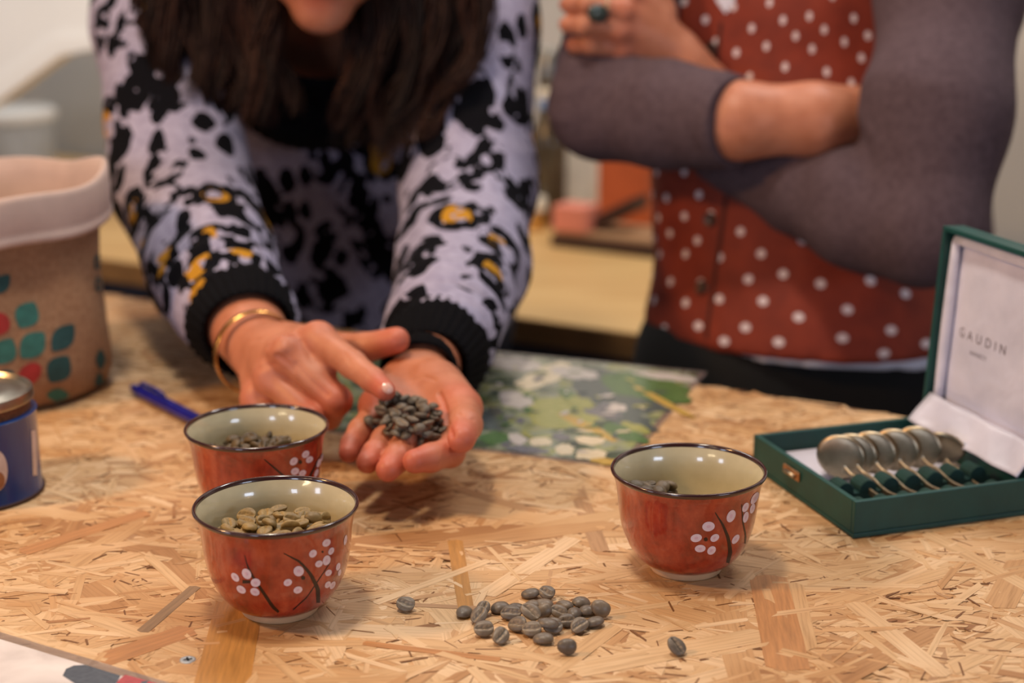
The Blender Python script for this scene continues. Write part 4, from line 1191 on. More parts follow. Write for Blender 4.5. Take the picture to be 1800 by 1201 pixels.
def finger_creases(fingers, skip=1):
    out = []
    for pts, rr in fingers:
        for k in range(skip, len(pts) - 1):
            ax = unit(np.asarray(pts[k + 1]) - np.asarray(pts[k - 1]))
            out.append((pts[k], ax, rr[k], 0.0007, 0.0007))
            out.append((pts[k] - ax * 0.0026, ax, rr[k], 0.0004, 0.0006))
    return out

# ---- pointing hand (picture left)
DR = 0.0
foreR = (px((392, 486, 1.33), (428, 566, 1.212), (453, 608, 1.156)), [0.034, 0.0300, 0.0252])
mcpR = px((560, 598, 1.078), (505, 624, 1.074), (476, 666, 1.083), (450, 702, 1.10))
carR = P(462, 617, 1.142)
palmR = [([carR, mcpR[0]], [0.0175, 0.0112]), ([carR, mcpR[1]], [0.0175, 0.0112]), ([carR, mcpR[2]], [0.0165, 0.0106]), ([P(455, 632, 1.142), mcpR[3]], [0.0155, 0.0096]),
         (px((505, 606, 1.128), (566, 608, 1.102)), [0.0145, 0.011]),
         (px((530, 612, 1.082), (572, 650, 1.068)), [0.0100, 0.0072])]
fingR = [([mcpR[0]] + px((620, 641, 1.047), (655, 668, 1.027), (677, 687, 1.014)), [0.0110, 0.0091, 0.0080, 0.0068]),
         ([mcpR[1]] + px((592, 704, 1.060), (578, 733, 1.084), (548, 727, 1.10)), [0.0108, 0.0102, 0.0086, 0.0075]),
         ([mcpR[2]] + px((550, 734, 1.062), (538, 760, 1.086), (510, 752, 1.10)), [0.0104, 0.0096, 0.008, 0.007]),
         ([mcpR[3]] + px((500, 752, 1.080), (495, 768, 1.10), (475, 764, 1.115)), [0.0094, 0.0085, 0.0074, 0.0065]),
         (px((508, 604, 1.130), (582, 611, 1.114), (641, 612, 1.097), (697, 598, 1.082)), [0.0130, 0.0112, 0.0104, 0.0090])]
TC = lambda j, r: np.asarray(j) + unit(CAM - np.asarray(j)) * r * 0.30 + np.array([0, 0, r * 0.25])
KT = lambda j, r, e: np.asarray(j) + unit(CAM - np.asarray(j)) * e * 0.45 + np.array([-0.2, 0, 0.9]) * e * 0.75
knR = [(KT(mcpR[0], 0, 0.0030), 0.0092), (KT(mcpR[1], 0, 0.0086), 0.0073), (KT(mcpR[2], 0, 0.0084), 0.0069), (KT(mcpR[3], 0, 0.0066), 0.0062)]
crR = finger_creases([fingR[0]], 1)
VR, FR = hand_mesh(foreR, palmR, fingR, 0.0012, crR, knR, fore_flat=(unit(UP * 0.8 - FWD * 0.4), 1.12))
# ---- cupped hand with beans (picture right)
foreL = (px((800, 524, 1.36), (774, 600, 1.205), (744, 650, 1.118)), [0.034, 0.0275, 0.0245])
mcpL = px((798, 745, 1.027), (760, 750, 1.031), (712, 738, 1.038), (665, 720, 1.051))
palmL = [(px((752, 664, 1.094)) + [mcpL[0]], [0.0155, 0.0105]), (px((742, 666, 1.094)) + [mcpL[1]], [0.0155, 0.0104]), (px((728, 666, 1.096)) + [mcpL[2]], [0.0150, 0.0100]), (px((716, 666, 1.098)) + [mcpL[3]], [0.0145, 0.0094]),
         (px((768, 676, 1.076), (812, 722, 1.036)), [0.0165, 0.0125]), (px((704, 678, 1.088), (660, 712, 1.058)), [0.0150, 0.0112])]
fingL = [([mcpL[0]] + px((791, 795, 0.997), (757, 805, 0.982), (729, 811, 0.972)), [0.0106, 0.0094, 0.0086, 0.0076]),
         ([mcpL[1]] + px((716, 780, 1.002), (698, 806, 0.987), (682, 826, 0.977)), [0.0106, 0.0092, 0.0085, 0.0076]),
         ([mcpL[2]] + px((677, 774, 1.012), (659, 798, 0.996), (646, 813, 0.988)), [0.0100, 0.0087, 0.0080, 0.0071]),
         ([mcpL[3]] + px((634, 757, 1.024), (620, 780, 1.014), (613, 796, 1.007)), [0.0090, 0.0079, 0.0073, 0.0066]),
         (px((778, 682, 1.070), (812, 714, 1.034), (819, 747, 1.000), (811, 772, 0.981)), [0.0130, 0.0110, 0.0102, 0.0088])]
crL = finger_creases(fingL[:4], 1) + finger_creases([fingL[4]], 2)
VL, FL = hand_mesh(foreL, palmL, fingL, 0.0012, crL)
def lines(V, F, strokes_):
    """Skin folds (negative depth) and tendons (positive) along pixel paths, pressed into the surface they fall on."""
    bv = bvh_of(V, F); N_ = vnormals(V, F); off = np.zeros(len(V))
    for path, dep, w in strokes_:
        path = np.array(path, float); tt = np.linspace(0, len(path) - 1, 24)
        for x, y in zip(np.interp(tt, range(len(path)), path[:, 0]), np.interp(tt, range(len(path)), path[:, 1])):
            h_ = hit(bv, x, y)
            if h_ is None: continue
            e = dep * np.exp(-(np.linalg.norm(V - h_[0], axis=1) / w) ** 2)
            off = np.where(np.abs(e) > np.abs(off), e, off)
    return V + N_ * off[:, None]
VL = lines(VL, FL, [([(772, 692), (779, 706), (784, 724), (788, 744), (794, 766)], -0.0024, 0.0018), ([(690, 712), (715, 722), (745, 724), (770, 716)], -0.0010, 0.0014), ([(655, 735), (690, 745), (720, 738)], -0.0010, 0.0014),
                    ([(806, 728), (822, 736), (832, 738)], -0.0007, 0.0011), ([(725, 668), (745, 662), (765, 668)], -0.0008, 0.0013)])
VR = lines(VR, FR, [([(468, 620), (485, 618), (500, 614)], 0.0010, 0.0030), ([(520, 640), (545, 668), (575, 694)], -0.0011, 0.0016), ([(486, 622), (508, 640), (516, 650)], -0.0008, 0.002), ([(530, 600), (536, 612), (546, 622)], -0.0009, 0.0022),
                    ([(455, 648), (470, 642), (484, 640)], -0.0010, 0.0024), ([(606, 622), (612, 630), (616, 640)], -0.0004, 0.0011), ([(445, 600), (462, 596), (480, 588)], -0.0005, 0.0016)])

def flush(V, spots):
    a = np.zeros(len(V))
    for p, r in spots: a = np.maximum(a, np.exp(-(np.linalg.norm(V - np.asarray(p), axis=1) / r) ** 2))
    return a
spR = [(f[0][-1], 0.014) for f in fingR] + [(j, 0.011) for j in mcpR] + [(fingR[1][0][1], 0.014), (fingR[2][0][1], 0.014)]
spL = [(f[0][-1], 0.014) for f in fingL] + [(fingL[4][0][1], 0.014), (mcpL[0], 0.016), (mcpL[3], 0.016)]

# ---- head, neck and trunk of the leaning person
def head_sdf(c, f, u, s=1.0):
    r = np.cross(f, u); M = np.stack([r, f, u], 1)
    L = lambda x, y, z: np.asarray(c) + s * (r * x + f * y + u * z)
    def g(p):
        d = ell(p, L(0, -0.012, 0.035), .074 * s, .092 * s, .085 * s, M)
        d = smin(d, ell(p, L(0, 0.028, -0.030), .058 * s, .058 * s, .078 * s, M), 0.03)
        d = smin(d, ell(p, L(0, 0.068, -0.092), .024 * s, .020 * s, .018 * s, M), 0.022)       # chin
        d = smin(d, ell(p, L(0.045, 0.02, -0.06), .016 * s, .03 * s, .026 * s, M), 0.03)
        d = smin(d, ell(p, L(-0.045, 0.02, -0.06), .016 * s, .03 * s, .026 * s, M), 0.03)
        d = smin(d, rc(p, L(0, 0.082, 0.012), L(0, 0.102, -0.026), 0.006 * s, 0.011 * s), 0.012)  # nose
        d = smin(d, ell(p, L(0, 0.080, -0.052), .022 * s, .010 * s, .005 * s, M), 0.006)        # lips
        d = smin(d, ell(p, L(0, 0.078, -0.063), .019 * s, .010 * s, .006 * s, M), 0.006)
        for e in (-1, 1):
            d = smax(d, -ell(p, L(e * .031, 0.090, 0.010), .017 * s, .012 * s, .010 * s, M), 0.012)
            d = smin(d, ell(p, L(e * .075, -0.01, 0.0), .007 * s, .016 * s, .028 * s, M), 0.006)  # ears
        return d
    return g, L, M
chin = P(566, 32, 1.375)
tl = math.radians(24)
hf, hu = unit(np.array([0.03, -math.cos(tl), -math.sin(tl)])), None
hu = unit(np.array([0.02, -math.sin(tl), math.cos(tl)])); hu = unit(hu - hf * (hu @ hf))
hc = chin - hf * 0.070 + hu * 0.096
hg, HL, HM = head_sdf(hc, hf, hu)
shR, shL = P(285, -60, 1.53), P(850, -70, 1.53)
chest, belly, pelvis = P(560, 90, 1.63), P(575, 450, 1.72), np.array([-0.17, 1.74, -0.06])
elR, elL = P(318, 335, 1.43), P(832, 335, 1.45)
def body1(p):
    d = hg(p)
    d = smin(d, rc(p, HL(0, -0.035, -0.05), P(550, 60, 1.56), 0.052, 0.058), 0.03)
    d = smin(d, rc(p, chest, belly, 0.115, 0.115, (VX * 0 + np.array([0, 1, 0]), 1.2)), 0.05)
    d = smin(d, rc(p, belly, pelvis, 0.115, 0.135, (np.array([0, 1, 0]), 1.2)), 0.05)
    d = smin(d, rc(p, shR, shL, 0.042, 0.042), 0.05)
    d = smin(d, rc(p, shR, elR, 0.042, 0.036), 0.02); d = smin(d, rc(p, shL, elL, 0.042, 0.036), 0.02)
    d = smin(d, rc(p, elR, foreR[0][0], 0.036, 0.034), 0.01); d = smin(d, rc(p, elL, foreL[0][0], 0.036, 0.034), 0.01)
    d = np.minimum(d, rc(p, foreR[0][0], foreR[0][1], 0.031, 0.026)); d = np.minimum(d, rc(p, foreL[0][0], foreL[0][1], 0.031, 0.025))
    return d
blo, bhi = bounds([([hc, chest, belly, pelvis, shR, shL, foreR[0][1], foreL[0][1]], [.14, .13, .14, .16, .05, .05, .05, .05])], 0.01)
VB, FB_ = surface_nets(body1, blo, bhi, 0.0045)
VB = laplace(VB, FB_, 2)
def join(parts):
    V, F, n = [], [], 0
    for v, f in parts: V.append(v); F.append(f + n); n += len(v)
    return np.concatenate(V), np.concatenate(F)
V1, F1 = join([(VB, FB_), (VR, FR), (VL, FL)])
fl1 = np.concatenate([flush(VB, [(HL(0, .08, -.058), 0.02)]), flush(VR, spR), flush(VL, spL)])
person1 = tag(empty('person', np.array([-0.17, 1.72, ZF])), 'person in leopard-print sweater leaning over the table, pointing at beans in a cupped palm', 'person')
mk_np('body', V1, F1, m_skin, person1, True, {'flush': fl1})
bvR = bvh_of(VR, FR); bvL = bvh_of(VL, FL)
decal('fingernail', bvR, ellipse(681, 683, 10, 8, 40), m_nail, person1, 0.0005, 3, 18)
for e in (-1, 1):
    MB().lathe([(0.0105 * math.sin(a), -0.0105 * math.cos(a)) if 0 < a < math.pi else (0, -0.0105 * math.cos(a)) for a in np.linspace(0, math.pi, 11)], HL(e * .031, 0.076, 0.010), 20).build('eye', plain('eye_white', srgb(225, 222, 218), 0.2), person1, True)

# ---- sweater
t = NT('leopard_knit').set(Roughness=0.95, Specular_IOR_Level=0.15); c = t.coord()
w = t.n('VectorMath', operation='ADD'); sc_n = t.n('VectorMath', operation='SCALE'); sc_n.inputs['Scale'].default_value = 0.022
nzc = t.n('TexNoise'); nzc.inputs['Scale'].default_value = 26; nzc.inputs['Detail'].default_value = 3; t.l(c, nzc.inputs['Vector'])
sub = t.n('VectorMath', operation='SUBTRACT'); sub.inputs[1].default_value = (0.5, 0.5, 0.5); t.l(nzc.outputs['Color'], sub.inputs[0]); t.l(sub.outputs[0], sc_n.inputs[0])
t.l(c, w.inputs[0]); t.l(sc_n.outputs[0], w.inputs[1])
def voro(vec, scale, rnd=0.9):
    v = t.n('TexVoronoi'); v.inputs['Scale'].default_value = scale; v.inputs['Randomness'].default_value = rnd; t.l(vec, v.inputs['Vector']); return v
mp = t.mapping(w.outputs[0], scale=(1.25, 1.0, 0.85))
va = voro(mp, 20.5)
sepc = t.n('SeparateColor'); t.l(va.outputs['Color'], sepc.inputs[0])
dist, r1, r2 = va.outputs['Distance'], sepc.outputs[0], sepc.outputs[1]
brk = t.noise(c, 46, 2)
ring = t.math('MULTIPLY', t.math('GREATER_THAN', dist, 0.20), t.math('LESS_THAN', dist, 0.50))
ring = t.math('MULTIPLY', ring, t.math('GREATER_THAN', brk, 0.44))
solid = t.math('MULTIPLY', t.math('LESS_THAN', dist, 0.32), t.math('LESS_THAN', r1, 0.5))
vb = voro(t.mapping(w.outputs[0], scale=(1.3, 1, 0.8), loc=(3.3, 1.2, 5.7)), 30)
spots = t.math('MULTIPLY', t.math('LESS_THAN', vb.outputs['Distance'], 0.37), t.math('GREATER_THAN', dist, 0.50))
blk = t.math('MAXIMUM', t.math('MAXIMUM', ring, solid), spots)
must = t.math('MULTIPLY', t.math('MULTIPLY', t.math('LESS_THAN', dist, 0.30), t.math('GREATER_THAN', r1, 0.70)), t.math('GREATER_THAN', t.noise(c, 60, 2), 0.45))
basec = t.ramp(t.noise(c, 120, 3), [(0.3, srgb(152, 148, 174)), (0.7, srgb(178, 174, 200))])
col = t.mix(must, t.mix(blk, basec, srgb(11, 11, 17)), srgb(186, 134, 40))
t.base(col); t.bump(t.noise(c, 900, 2), 0.5, 0.001); m_leo = t.m
t = NT('black_rib').set(Roughness=0.95, Specular_IOR_Level=0.1); t.base(t.ramp(t.noise(t.coord(), 300, 2), [(0.3, srgb(6, 6, 9)), (0.7, srgb(13, 13, 18))])); m_rib = t.m
cuR, cuL = P(423, 560, 1.227), P(767, 616, 1.177)
axR, axL = unit(P(437, 586, 1.188) - cuR), unit(P(749, 652, 1.128) - cuL)
def folds(V, N, amp, spec, seed):
    d = 0
    for (sx, sy, sz), a in spec:
        d = d + a * (1 - np.abs(vnoise(V * np.array([sx, sy, sz]), 1.0, seed)) * 2); seed += 1
    return V + N * (amp * d)[:, None]
SR_ = (px((275, -60, 1.50), (285, 60, 1.475), (318, 320, 1.425), (372, 462, 1.335)) + [cuR + axR * 0.004], [0.058, 0.0595, 0.0575, 0.0510, 0.0405])
SL_ = (px((838, -60, 1.51), (833, 60, 1.485), (824, 330, 1.445), (812, 470, 1.355)) + [cuL + axL * 0.004], [0.059, 0.0580, 0.0565, 0.0520, 0.0375])
def sweater(p):
    d = rc(p, P(555, 40, 1.64), P(575, 380, 1.70), 0.140, 0.140, (np.array([0, 1, 0]), 1.15))
    d = smin(d, rc(p, P(575, 380, 1.70), P(575, 640, 1.80), 0.140, 0.150, (np.array([0, 1, 0]), 1.15)), 0.03)
    d = smin(d, rc(p, shR, shL, 0.062, 0.062), 0.05)
    d = np.maximum(d, (-0.10 - p[:, 2]))
    eR = np.maximum(chain(p, SR_[0], SR_[1], 0.02), (p - (cuR + axR * 0.004).astype(F32)) @ axR.astype(F32))
    eL = np.maximum(chain(p, SL_[0], SL_[1], 0.02), (p - (cuL + axL * 0.004).astype(F32)) @ axL.astype(F32))
    return smin(smin(d, eR, 0.022), eL, 0.022)
lo, hi = bounds([SR_, SL_, ([P(555, 40, 1.64), P(575, 640, 1.80)], [.16, .17])], 0.03)
VS, FS = surface_nets(sweater, lo, hi, 0.004)
VS = laplace(VS, FS, 2)
N = vnormals(VS, FS)
near = np.exp(-np.minimum(np.linalg.norm(VS - cuR, axis=1), np.linalg.norm(VS - cuL, axis=1)) / 0.10)
VS = folds(VS, N, 0.0035 * (0.7 + 1.2 * near), [((9, 9, 16), 1.0), ((22, 22, 30), 0.5)], 5)
for c_, a_x, L_, sd in ((cuR, axR, 0.10, 3), (cuL, axL, 0.11, 4)):
    rel = VS - c_; s_ = rel @ a_x; rad_ = np.linalg.norm(rel - s_[:, None] * a_x, axis=1)
    msk = np.exp(-((s_ + 0.035) / 0.045) ** 2) * (rad_ < 0.085)
    VS = VS + N * (0.0042 * msk * np.sin(s_ * 2 * math.pi / 0.027 + 2.6 * vnoise(VS, 16, sd)))[:, None]
VS = laplace(VS, FS, 1)
sw = mk_np('sweater', VS, FS, m_leo, person1)

def cuff(name, c0, c1, r0, r1, mat, par, ribs=34, amp=0.0009, thick=0.003):
    ax = unit(c1 - c0); a = unit(np.cross(ax, [0, 0, 1])); b = np.cross(ax, a)
    n = ribs * 4; vs, fs = [], []
    prof = [(r0 - 0.004, 0.0), (r0, 0.02), (r0 + 0.001, 0.3), (r1 + 0.001, 0.8), (r1, 0.97), (r1 - thick * .5, 1.0), (r1 - thick, 0.97), (r1 - thick, 0.5), (r1 - thick - .002, 0.0)]
    for i, (r, s) in enumerate(prof):
        p = c0 + (c1 - c0) * s
        for k in range(n):
            w = 2 * math.pi * k / n
            rr = r + (amp * math.sin(ribs * w) if i < 6 else 0) + 0.0012 * math.sin(3 * w + s * 3)
            vs.append(p + rr * (math.cos(w) * a + math.sin(w) * b))
    for i in range(len(prof) - 1):
        for k in range(n): fs.append((i * n + k, i * n + (k + 1) % n, (i + 1) * n + (k + 1) % n, (i + 1) * n + k))
    return mk(name, vs, fs, mat, par, True)
cuff('cuff', cuR - axR * 0.008, P(437, 588, 1.186), 0.0415, 0.0345, m_rib, sw)
cuff('cuff', cuL - axL * 0.008, P(749, 651, 1.128), 0.0390, 0.0308, m_rib, sw)
cuff('collar', P(545, 150, 1.545), P(557, 40, 1.465), 0.080, 0.066, m_rib, sw, ribs=44, thick=0.005)
# ---- bracelet and wrist strap
m_bang = plain('gold', srgb(212, 164, 92), 0.25, metal=1.0, noise=0.1, nscale=100)
wc, wa = P(449, 620, 1.152), unit(foreR[0][2] - foreR[0][1])
wa = unit(wa + np.array([0.25, 0, 0.1]))
a_ = unit(np.cross(wa, [0, 0, 1])); b_ = np.cross(wa, a_)
mbb = MB()
ringp = [wc + 0.0300 * math.cos(q) * a_ + 0.0295 * math.sin(q) * b_ for q in np.linspace(0, 2 * math.pi, 60, endpoint=False)]
vs, fs = [], []
for q, p in zip(np.linspace(0, 2 * math.pi, 60, endpoint=False), ringp):
    o_ = unit(p - wc)
    for s, r in ((-1, 0), (1, 0), (1, 1), (-1, 1)): vs.append(p + wa * s * 0.0028 + o_ * r * 0.0014)
for i in range(60):
    for k in range(4): fs.append((4 * i + k, 4 * i + (k + 1) % 4, 4 * ((i + 1) % 60) + (k + 1) % 4, 4 * ((i + 1) % 60) + k))
bo_ = mk('bangle', vs, fs, m_bang, person1); bo_.modifiers.new('bevel', 'BEVEL').width = 0.0005
cuff('wrist_band', P(741, 653, 1.112), P(736, 662, 1.099), 0.0272, 0.0262, m_rib, person1, ribs=20, amp=0.0002, thick=0.002)

# ---- hair
t = NT('brown_hair').set(Roughness=0.6, Specular_IOR_Level=0.25); 
t.base(t.ramp(t.attr('tone'), [(0.0, srgb(26, 15, 12)), (0.55, srgb(48, 27, 20)), (0.85, srgb(78, 46, 32)), (1.0, srgb(104, 66, 44))])); m_hair = t.m
def hair_mesh(locks, per, rad, seed):
    rg = np.random.default_rng(seed)
    V, F, T = [], [], []
    nseg = 26
    for guide, spread, tone in locks:
        g = np.array(guide); s = np.linspace(0, 1, len(g)); ss = np.linspace(0, 1, nseg)
        gg = np.stack([np.interp(ss, s, g[:, k]) for k in range(3)], 1)
        for _ in range(3): gg[1:-1] = (gg[:-2] + 2 * gg[1:-1] + gg[2:]) / 4
        ph, fr, am = rg.uniform(0, 6.28), rg.uniform(10, 17), rg.uniform(0.007, 0.018)
        for _ in range(per):
            o = rg.normal(0, 1, 3) * spread
            p2, a2 = ph + rg.normal(0, .35), am * rg.uniform(.7, 1.2)
            env = ss ** 1.5
            wob = np.stack([np.sin(fr * ss + p2), 0.6 * np.cos(fr * ss + p2), 0.25 * np.sin(fr * 1.7 * ss + p2)], 1) * (a2 * env)[:, None]
            pin = (0.35 + 0.65 * np.sin(np.pi * np.clip(ss * 1.05, 0, 1)) ** 0.6)[:, None]
            L = rg.uniform(0.93, 1.03)
            c_ = np.stack([np.interp(ss * min(L, 1), ss, (gg + wob + o * pin)[:, k]) for k in range(3)], 1)
            tg = np.gradient(c_, axis=0); tg /= np.linalg.norm(tg, axis=1, keepdims=True) + 1e-9
            A = np.cross(tg, [0.3, 1, 0.1]); A /= np.linalg.norm(A, axis=1, keepdims=True) + 1e-9
            B = np.cross(tg, A)
            r = (rad * np.interp(ss, [0, .1, .8, 1], [.8, 1, .9, .15]))[:, None]
            k0 = len(V) * nseg * 3
            ring_ = np.stack([c_ + r * (math.cos(q) * A + math.sin(q) * B) for q in (0, 2.094, 4.189)], 1).reshape(-1, 3)
            V.append(ring_)
            i = np.arange(nseg - 1)[:, None] * 3 + k0
            for k in range(3):
                F.append(np.concatenate([i + k, i + (k + 1) % 3, i + 3 + (k + 1) % 3, i + 3 + k], 1))
            T.append(np.full(nseg * 3, np.clip(tone + rg.normal(0, .12), 0, 1)))
    return np.concatenate(V), np.concatenate(F), np.concatenate(T)
rg = np.random.default_rng(5)
locks = []
for side, n_l in ((-1, 66), (1, 70)):
    for k in range(n_l):
        s = rg.random(); dep = rg.random()
        if side < 0:
            x0, x1 = 478 - 225 * s, 500 - 215 * s + rg.normal(0, 8); y1 = 205 - 40 * abs(s - 0.45) + rg.normal(0, 18)
            if s > 0.85: y1 -= rg.uniform(10, 90)
        else:
            x0, x1 = 622 + 235 * s, 588 + 215 * s + rg.normal(0, 8); y1 = 262 - 60 * abs(s - 0.4) + rg.normal(0, 18)
            if s > 0.8: y1 -= rg.uniform(20, 130)
        dd = 1.385 + 0.05 * dep - 0.012 * s
        root = HL(side * rg.uniform(.002, .03), rg.uniform(-.05, .05), 0.118)
        temple = HL(side * (0.079 + 0.012 * dep), rg.uniform(-0.02, 0.055), 0.05 + rg.normal(0, .01))
        jaw = P(x0 - side * 22, -120, dd + 0.005)
        mid = P(x0, -5, dd)
        low = P((x0 + x1) / 2 + side * 8, y1 * 0.55, dd + 0.012)
        end = P(x1, y1, dd + 0.02)
        locks.append(([root, temple, jaw, mid, low, end], 0.0038, rg.uniform(0.05, 0.75)))
# back of the head
for k in range(40):
    a = rg.uniform(0.15, 0.85) * math.pi
    root = HL(rg.uniform(-.02, .02), rg.uniform(-.08, .0), 0.115)
    bk = HL(0.085 * math.cos(a), -0.02 - 0.09 * math.sin(a), 0.02)
    lowb = HL(0.10 * math.cos(a), -0.04 - 0.09 * math.sin(a), -0.08)
    locks.append(([root, HL(0.07 * math.cos(a), -0.01 - 0.08 * math.sin(a), 0.085), bk, lowb, lowb + np.array([0.02 * math.cos(a), 0.03, -0.08])], 0.006, rg.uniform(0.05, .6)))
HV, HF, HT = hair_mesh(locks, 30, 0.0008, 3)
hr = mk_np('hair', HV, HF, m_hair, person1, True, {'tone': HT})
def scalp(p):
    d = ell(p, HL(0, -0.014, 0.040), .081, .098, .090, HM)
    return np.maximum(d, -((p - HL(0, 0.055, 0.055).astype(F32)) @ unit(-hf * 0.8 + hu * 0.6).astype(F32)))
lo, hi = bounds([([hc], [0.15])], 0.0)
SVs, SFs = surface_nets(scalp, lo, hi, 0.004)
mk_np('hair_cap', laplace(SVs, SFs, 1), SFs, m_hair, person1, True, {'tone': np.full(len(SVs), 0.3)})

# ---- trousers and shoes
def legs(pel, foot_l, foot_r, r0, top_z, cut_to=None):
    kl, kr = (pel + foot_l) / 2 + np.array([0, -0.03, 0]), (pel + foot_r) / 2 + np.array([0, -0.03, 0])
    hl, hr_ = pel + np.array([-0.075, 0, -0.03]), pel + np.array([0.075, 0, -0.03])
    def f(p):
        d = rc(p, pel + np.array([-0.05, 0, 0.02]), pel + np.array([0.05, 0, 0.02]), r0, r0)
        d = smin(d, chain(p, [hl, kl, foot_l], [0.082, 0.060, 0.048], 0.02), 0.03)
        d = smin(d, chain(p, [hr_, kr, foot_r], [0.082, 0.060, 0.048], 0.02), 0.03)
        d = np.maximum(d, p[:, 2] - top_z)
        return np.maximum(d, (ZF + 0.05) - p[:, 2])
    lo, hi = bounds([([pel, foot_l, foot_r], [r0 + .07, .08, .08])], 0.02)
    V, F = surface_nets(f, lo, hi, 0.008)
    return laplace(V, F, 2), F
def shoe(f, yaw, mat, par):
    M = np.array([[math.cos(yaw), -math.sin(yaw), 0], [math.sin(yaw), math.cos(yaw), 0], [0, 0, 1]])
    q = lambda x, y, z: np.array([f[0], f[1], ZF]) + M @ np.array([x, y, z])
    def g(p):
        d = chain(p, [q(0, 0.03, .048), q(0, -0.06, .036), q(0, -0.15, .03)], [0.038, .040, .032], 0.02)
        d = smin(d, rc(p, q(0, 0.01, .05), q(0, 0.015, .10), 0.036, .04), .02)
        return np.maximum(d, ZF + 0.001 - p[:, 2])
    lo, hi = bounds([([q(0, -.05, .05)], [.18])], 0)
    V, F = surface_nets(g, lo, hi, 0.006)
    return mk_np('shoe', laplace(V, F, 1), F, mat, par)
m_jean = plain('navy_jeans', srgb(30, 36, 58), 0.85, noise=0.2, nscale=120, bump=0.2)
m_blackc = plain('black_cloth', srgb(9, 9, 12), 0.9, noise=0.2, nscale=80, bump=0.1)
m_shoe = plain('dark_leather', srgb(28, 22, 20), 0.5)
pv1 = np.array([-0.17, 1.77, -0.09])
fa, fb = np.array([-0.26, 1.80, ZF + 0.1]), np.array([-0.08, 1.78, ZF + 0.1])
Vt, Ft = legs(pv1, fa, fb, 0.125, 0.02); mk_np('trousers', Vt, Ft, m_jean, person1)
shoe(fa, 0.1, m_shoe, person1); shoe(fb, -0.1, m_shoe, person1)

# ---- beans in the cupped palm
hand_pts = []
tries = 0
while len(hand_pts) < 74 and tries < 6000:
    tries += 1
    a, r = random.uniform(0, 6.283), math.sqrt(random.random())
    x, y = 713 + 70 * r * math.cos(a) + 6 * math.sin(a), 745 + 36 * r * math.sin(a) + 0.12 * (70 * r * math.cos(a))
    if y < 716 - 0.55 * (x - 700) - 6 and x < 690: continue
    h_ = hit(bvL, x, y)
    if h_ is None or h_[0][2] < 0.01: continue
    lay = 0
    for (q, l, s) in hand_pts:
        if np.hypot((x - q[0]) / 1.0, (y - q[1]) / 0.62) < 14: lay = max(lay, l + 1)
    if lay > 2 or (lay > 0 and r > 0.8): continue
    hand_pts.append(((x, y), lay, h_))
for (q, l, h_) in hand_pts:
    p = h_[0] + unit(h_[1] + np.array([0, 0, 0.6])) * (0.0028 + l * 0.0036)
    bean_obj(S_H, p, any_rot(), random.uniform(.78, .92), 'grey brown coffee bean held in the cupped palm', 'beans in the palm')

# ================================================================ person with crossed arms
person2 = tag(empty('person', np.array([0.26, 1.42, ZF])), 'person in rust polka-dot blouse and mauve grey cardigan standing with arms crossed', 'person')
# skin: hidden trunk, the bare forearm and the hand with the ring
elr, ell_ = P(1055, 187, 1.445), P(1628, 397, 1.300)
foreA = (px((1150, 200, 1.41), (1300, 212, 1.352), (1430, 210, 1.350), (1520, 208, 1.372)), [0.036, 0.0315, 0.0295, 0.0280])
palmA = [(px((1500, 208, 1.385), (1575, 195, 1.425)), [0.024, 0.014]), (px((1500, 212, 1.385), (1580, 235, 1.425)), [0.024, 0.013])]
fingA = [(px((1575, 175 + 20 * k, 1.425), (1640, 170 + 22 * k, 1.45), (1680, 172 + 22 * k, 1.47)), [0.0095, 0.0085, 0.007]) for k in range(4)] + [(px((1520, 180, 1.395), (1570, 150, 1.43), (1600, 130, 1.45)), [0.0115, 0.010, 0.008])]
VA, FA = hand_mesh(foreA, palmA, fingA, 0.002, fore_flat=(unit(FWD), 1.15))
foreC = (px((1300, 255, 1.46), (1240, 170, 1.45), (1205, 118, 1.44)), [0.031, 0.027, 0.0245])
mcC = px((1108, -12, 1.408), (1094, 20, 1.402), (1088, 54, 1.406), (1094, 88, 1.418))
cC = P(1190, 92, 1.437)
palmC = [([P(1188, 80, 1.437), mcC[0]], [0.0165, 0.0112]), ([cC, mcC[1]], [0.0165, 0.0110]), ([cC, mcC[2]], [0.0165, 0.0106]), ([P(1192, 102, 1.437), mcC[3]], [0.0160, 0.0098])]
fingC = [([mcC[0]] + px((1036, -30, 1.392), (1008, -30, 1.412), (1000, -28, 1.432)), [0.0102, 0.009, 0.008, 0.007]),
         ([mcC[1]] + px((1030, 8, 1.388), (1003, 8, 1.410), (996, 8, 1.430)), [0.0102, 0.009, 0.008, 0.007]),
         ([mcC[2]] + px((1026, 45, 1.390), (1001, 44, 1.412), (995, 43, 1.432)), [0.0098, 0.0087, 0.0078, 0.0068]),
         ([mcC[3]] + px((1036, 80, 1.402), (1012, 80, 1.420), (1005, 78, 1.436)), [0.0088, 0.0078, 0.007, 0.0062]),
         (px((1165, 20, 1.43), (1120, -60, 1.42), (1085, -95, 1.42), (1060, -115, 1.43)), [0.013, 0.0112, 0.010, 0.0085])]
VC, FC = hand_mesh(foreC, palmC, fingC, 0.0018, knuckles=[(m + unit(CAM - m) * 0.004, 0.0088) for m in mcC])
hf2 = unit(np.array([-0.25, -0.95, -0.15])); hu2 = unit(np.array([0, 0, 1]) - hf2 * hf2[2])
shr2, shl2 = P(1165, -330, 1.555), P(1690, -330, 1.46)
neck0 = (shr2 + shl2) / 2 + np.array([0, 0.01, 0.02])
hc2 = neck0 + np.array([0, -0.02, 0.20])
hg2, HL2, HM2 = head_sdf(hc2, hf2, hu2)
ch2, be2, pe2 = P(1405, -60, 1.55), P(1400, 330, 1.53), P(1415, 640, 1.53)
FLAT = (unit(np.array([0.25, 1, 0])), 1.25)
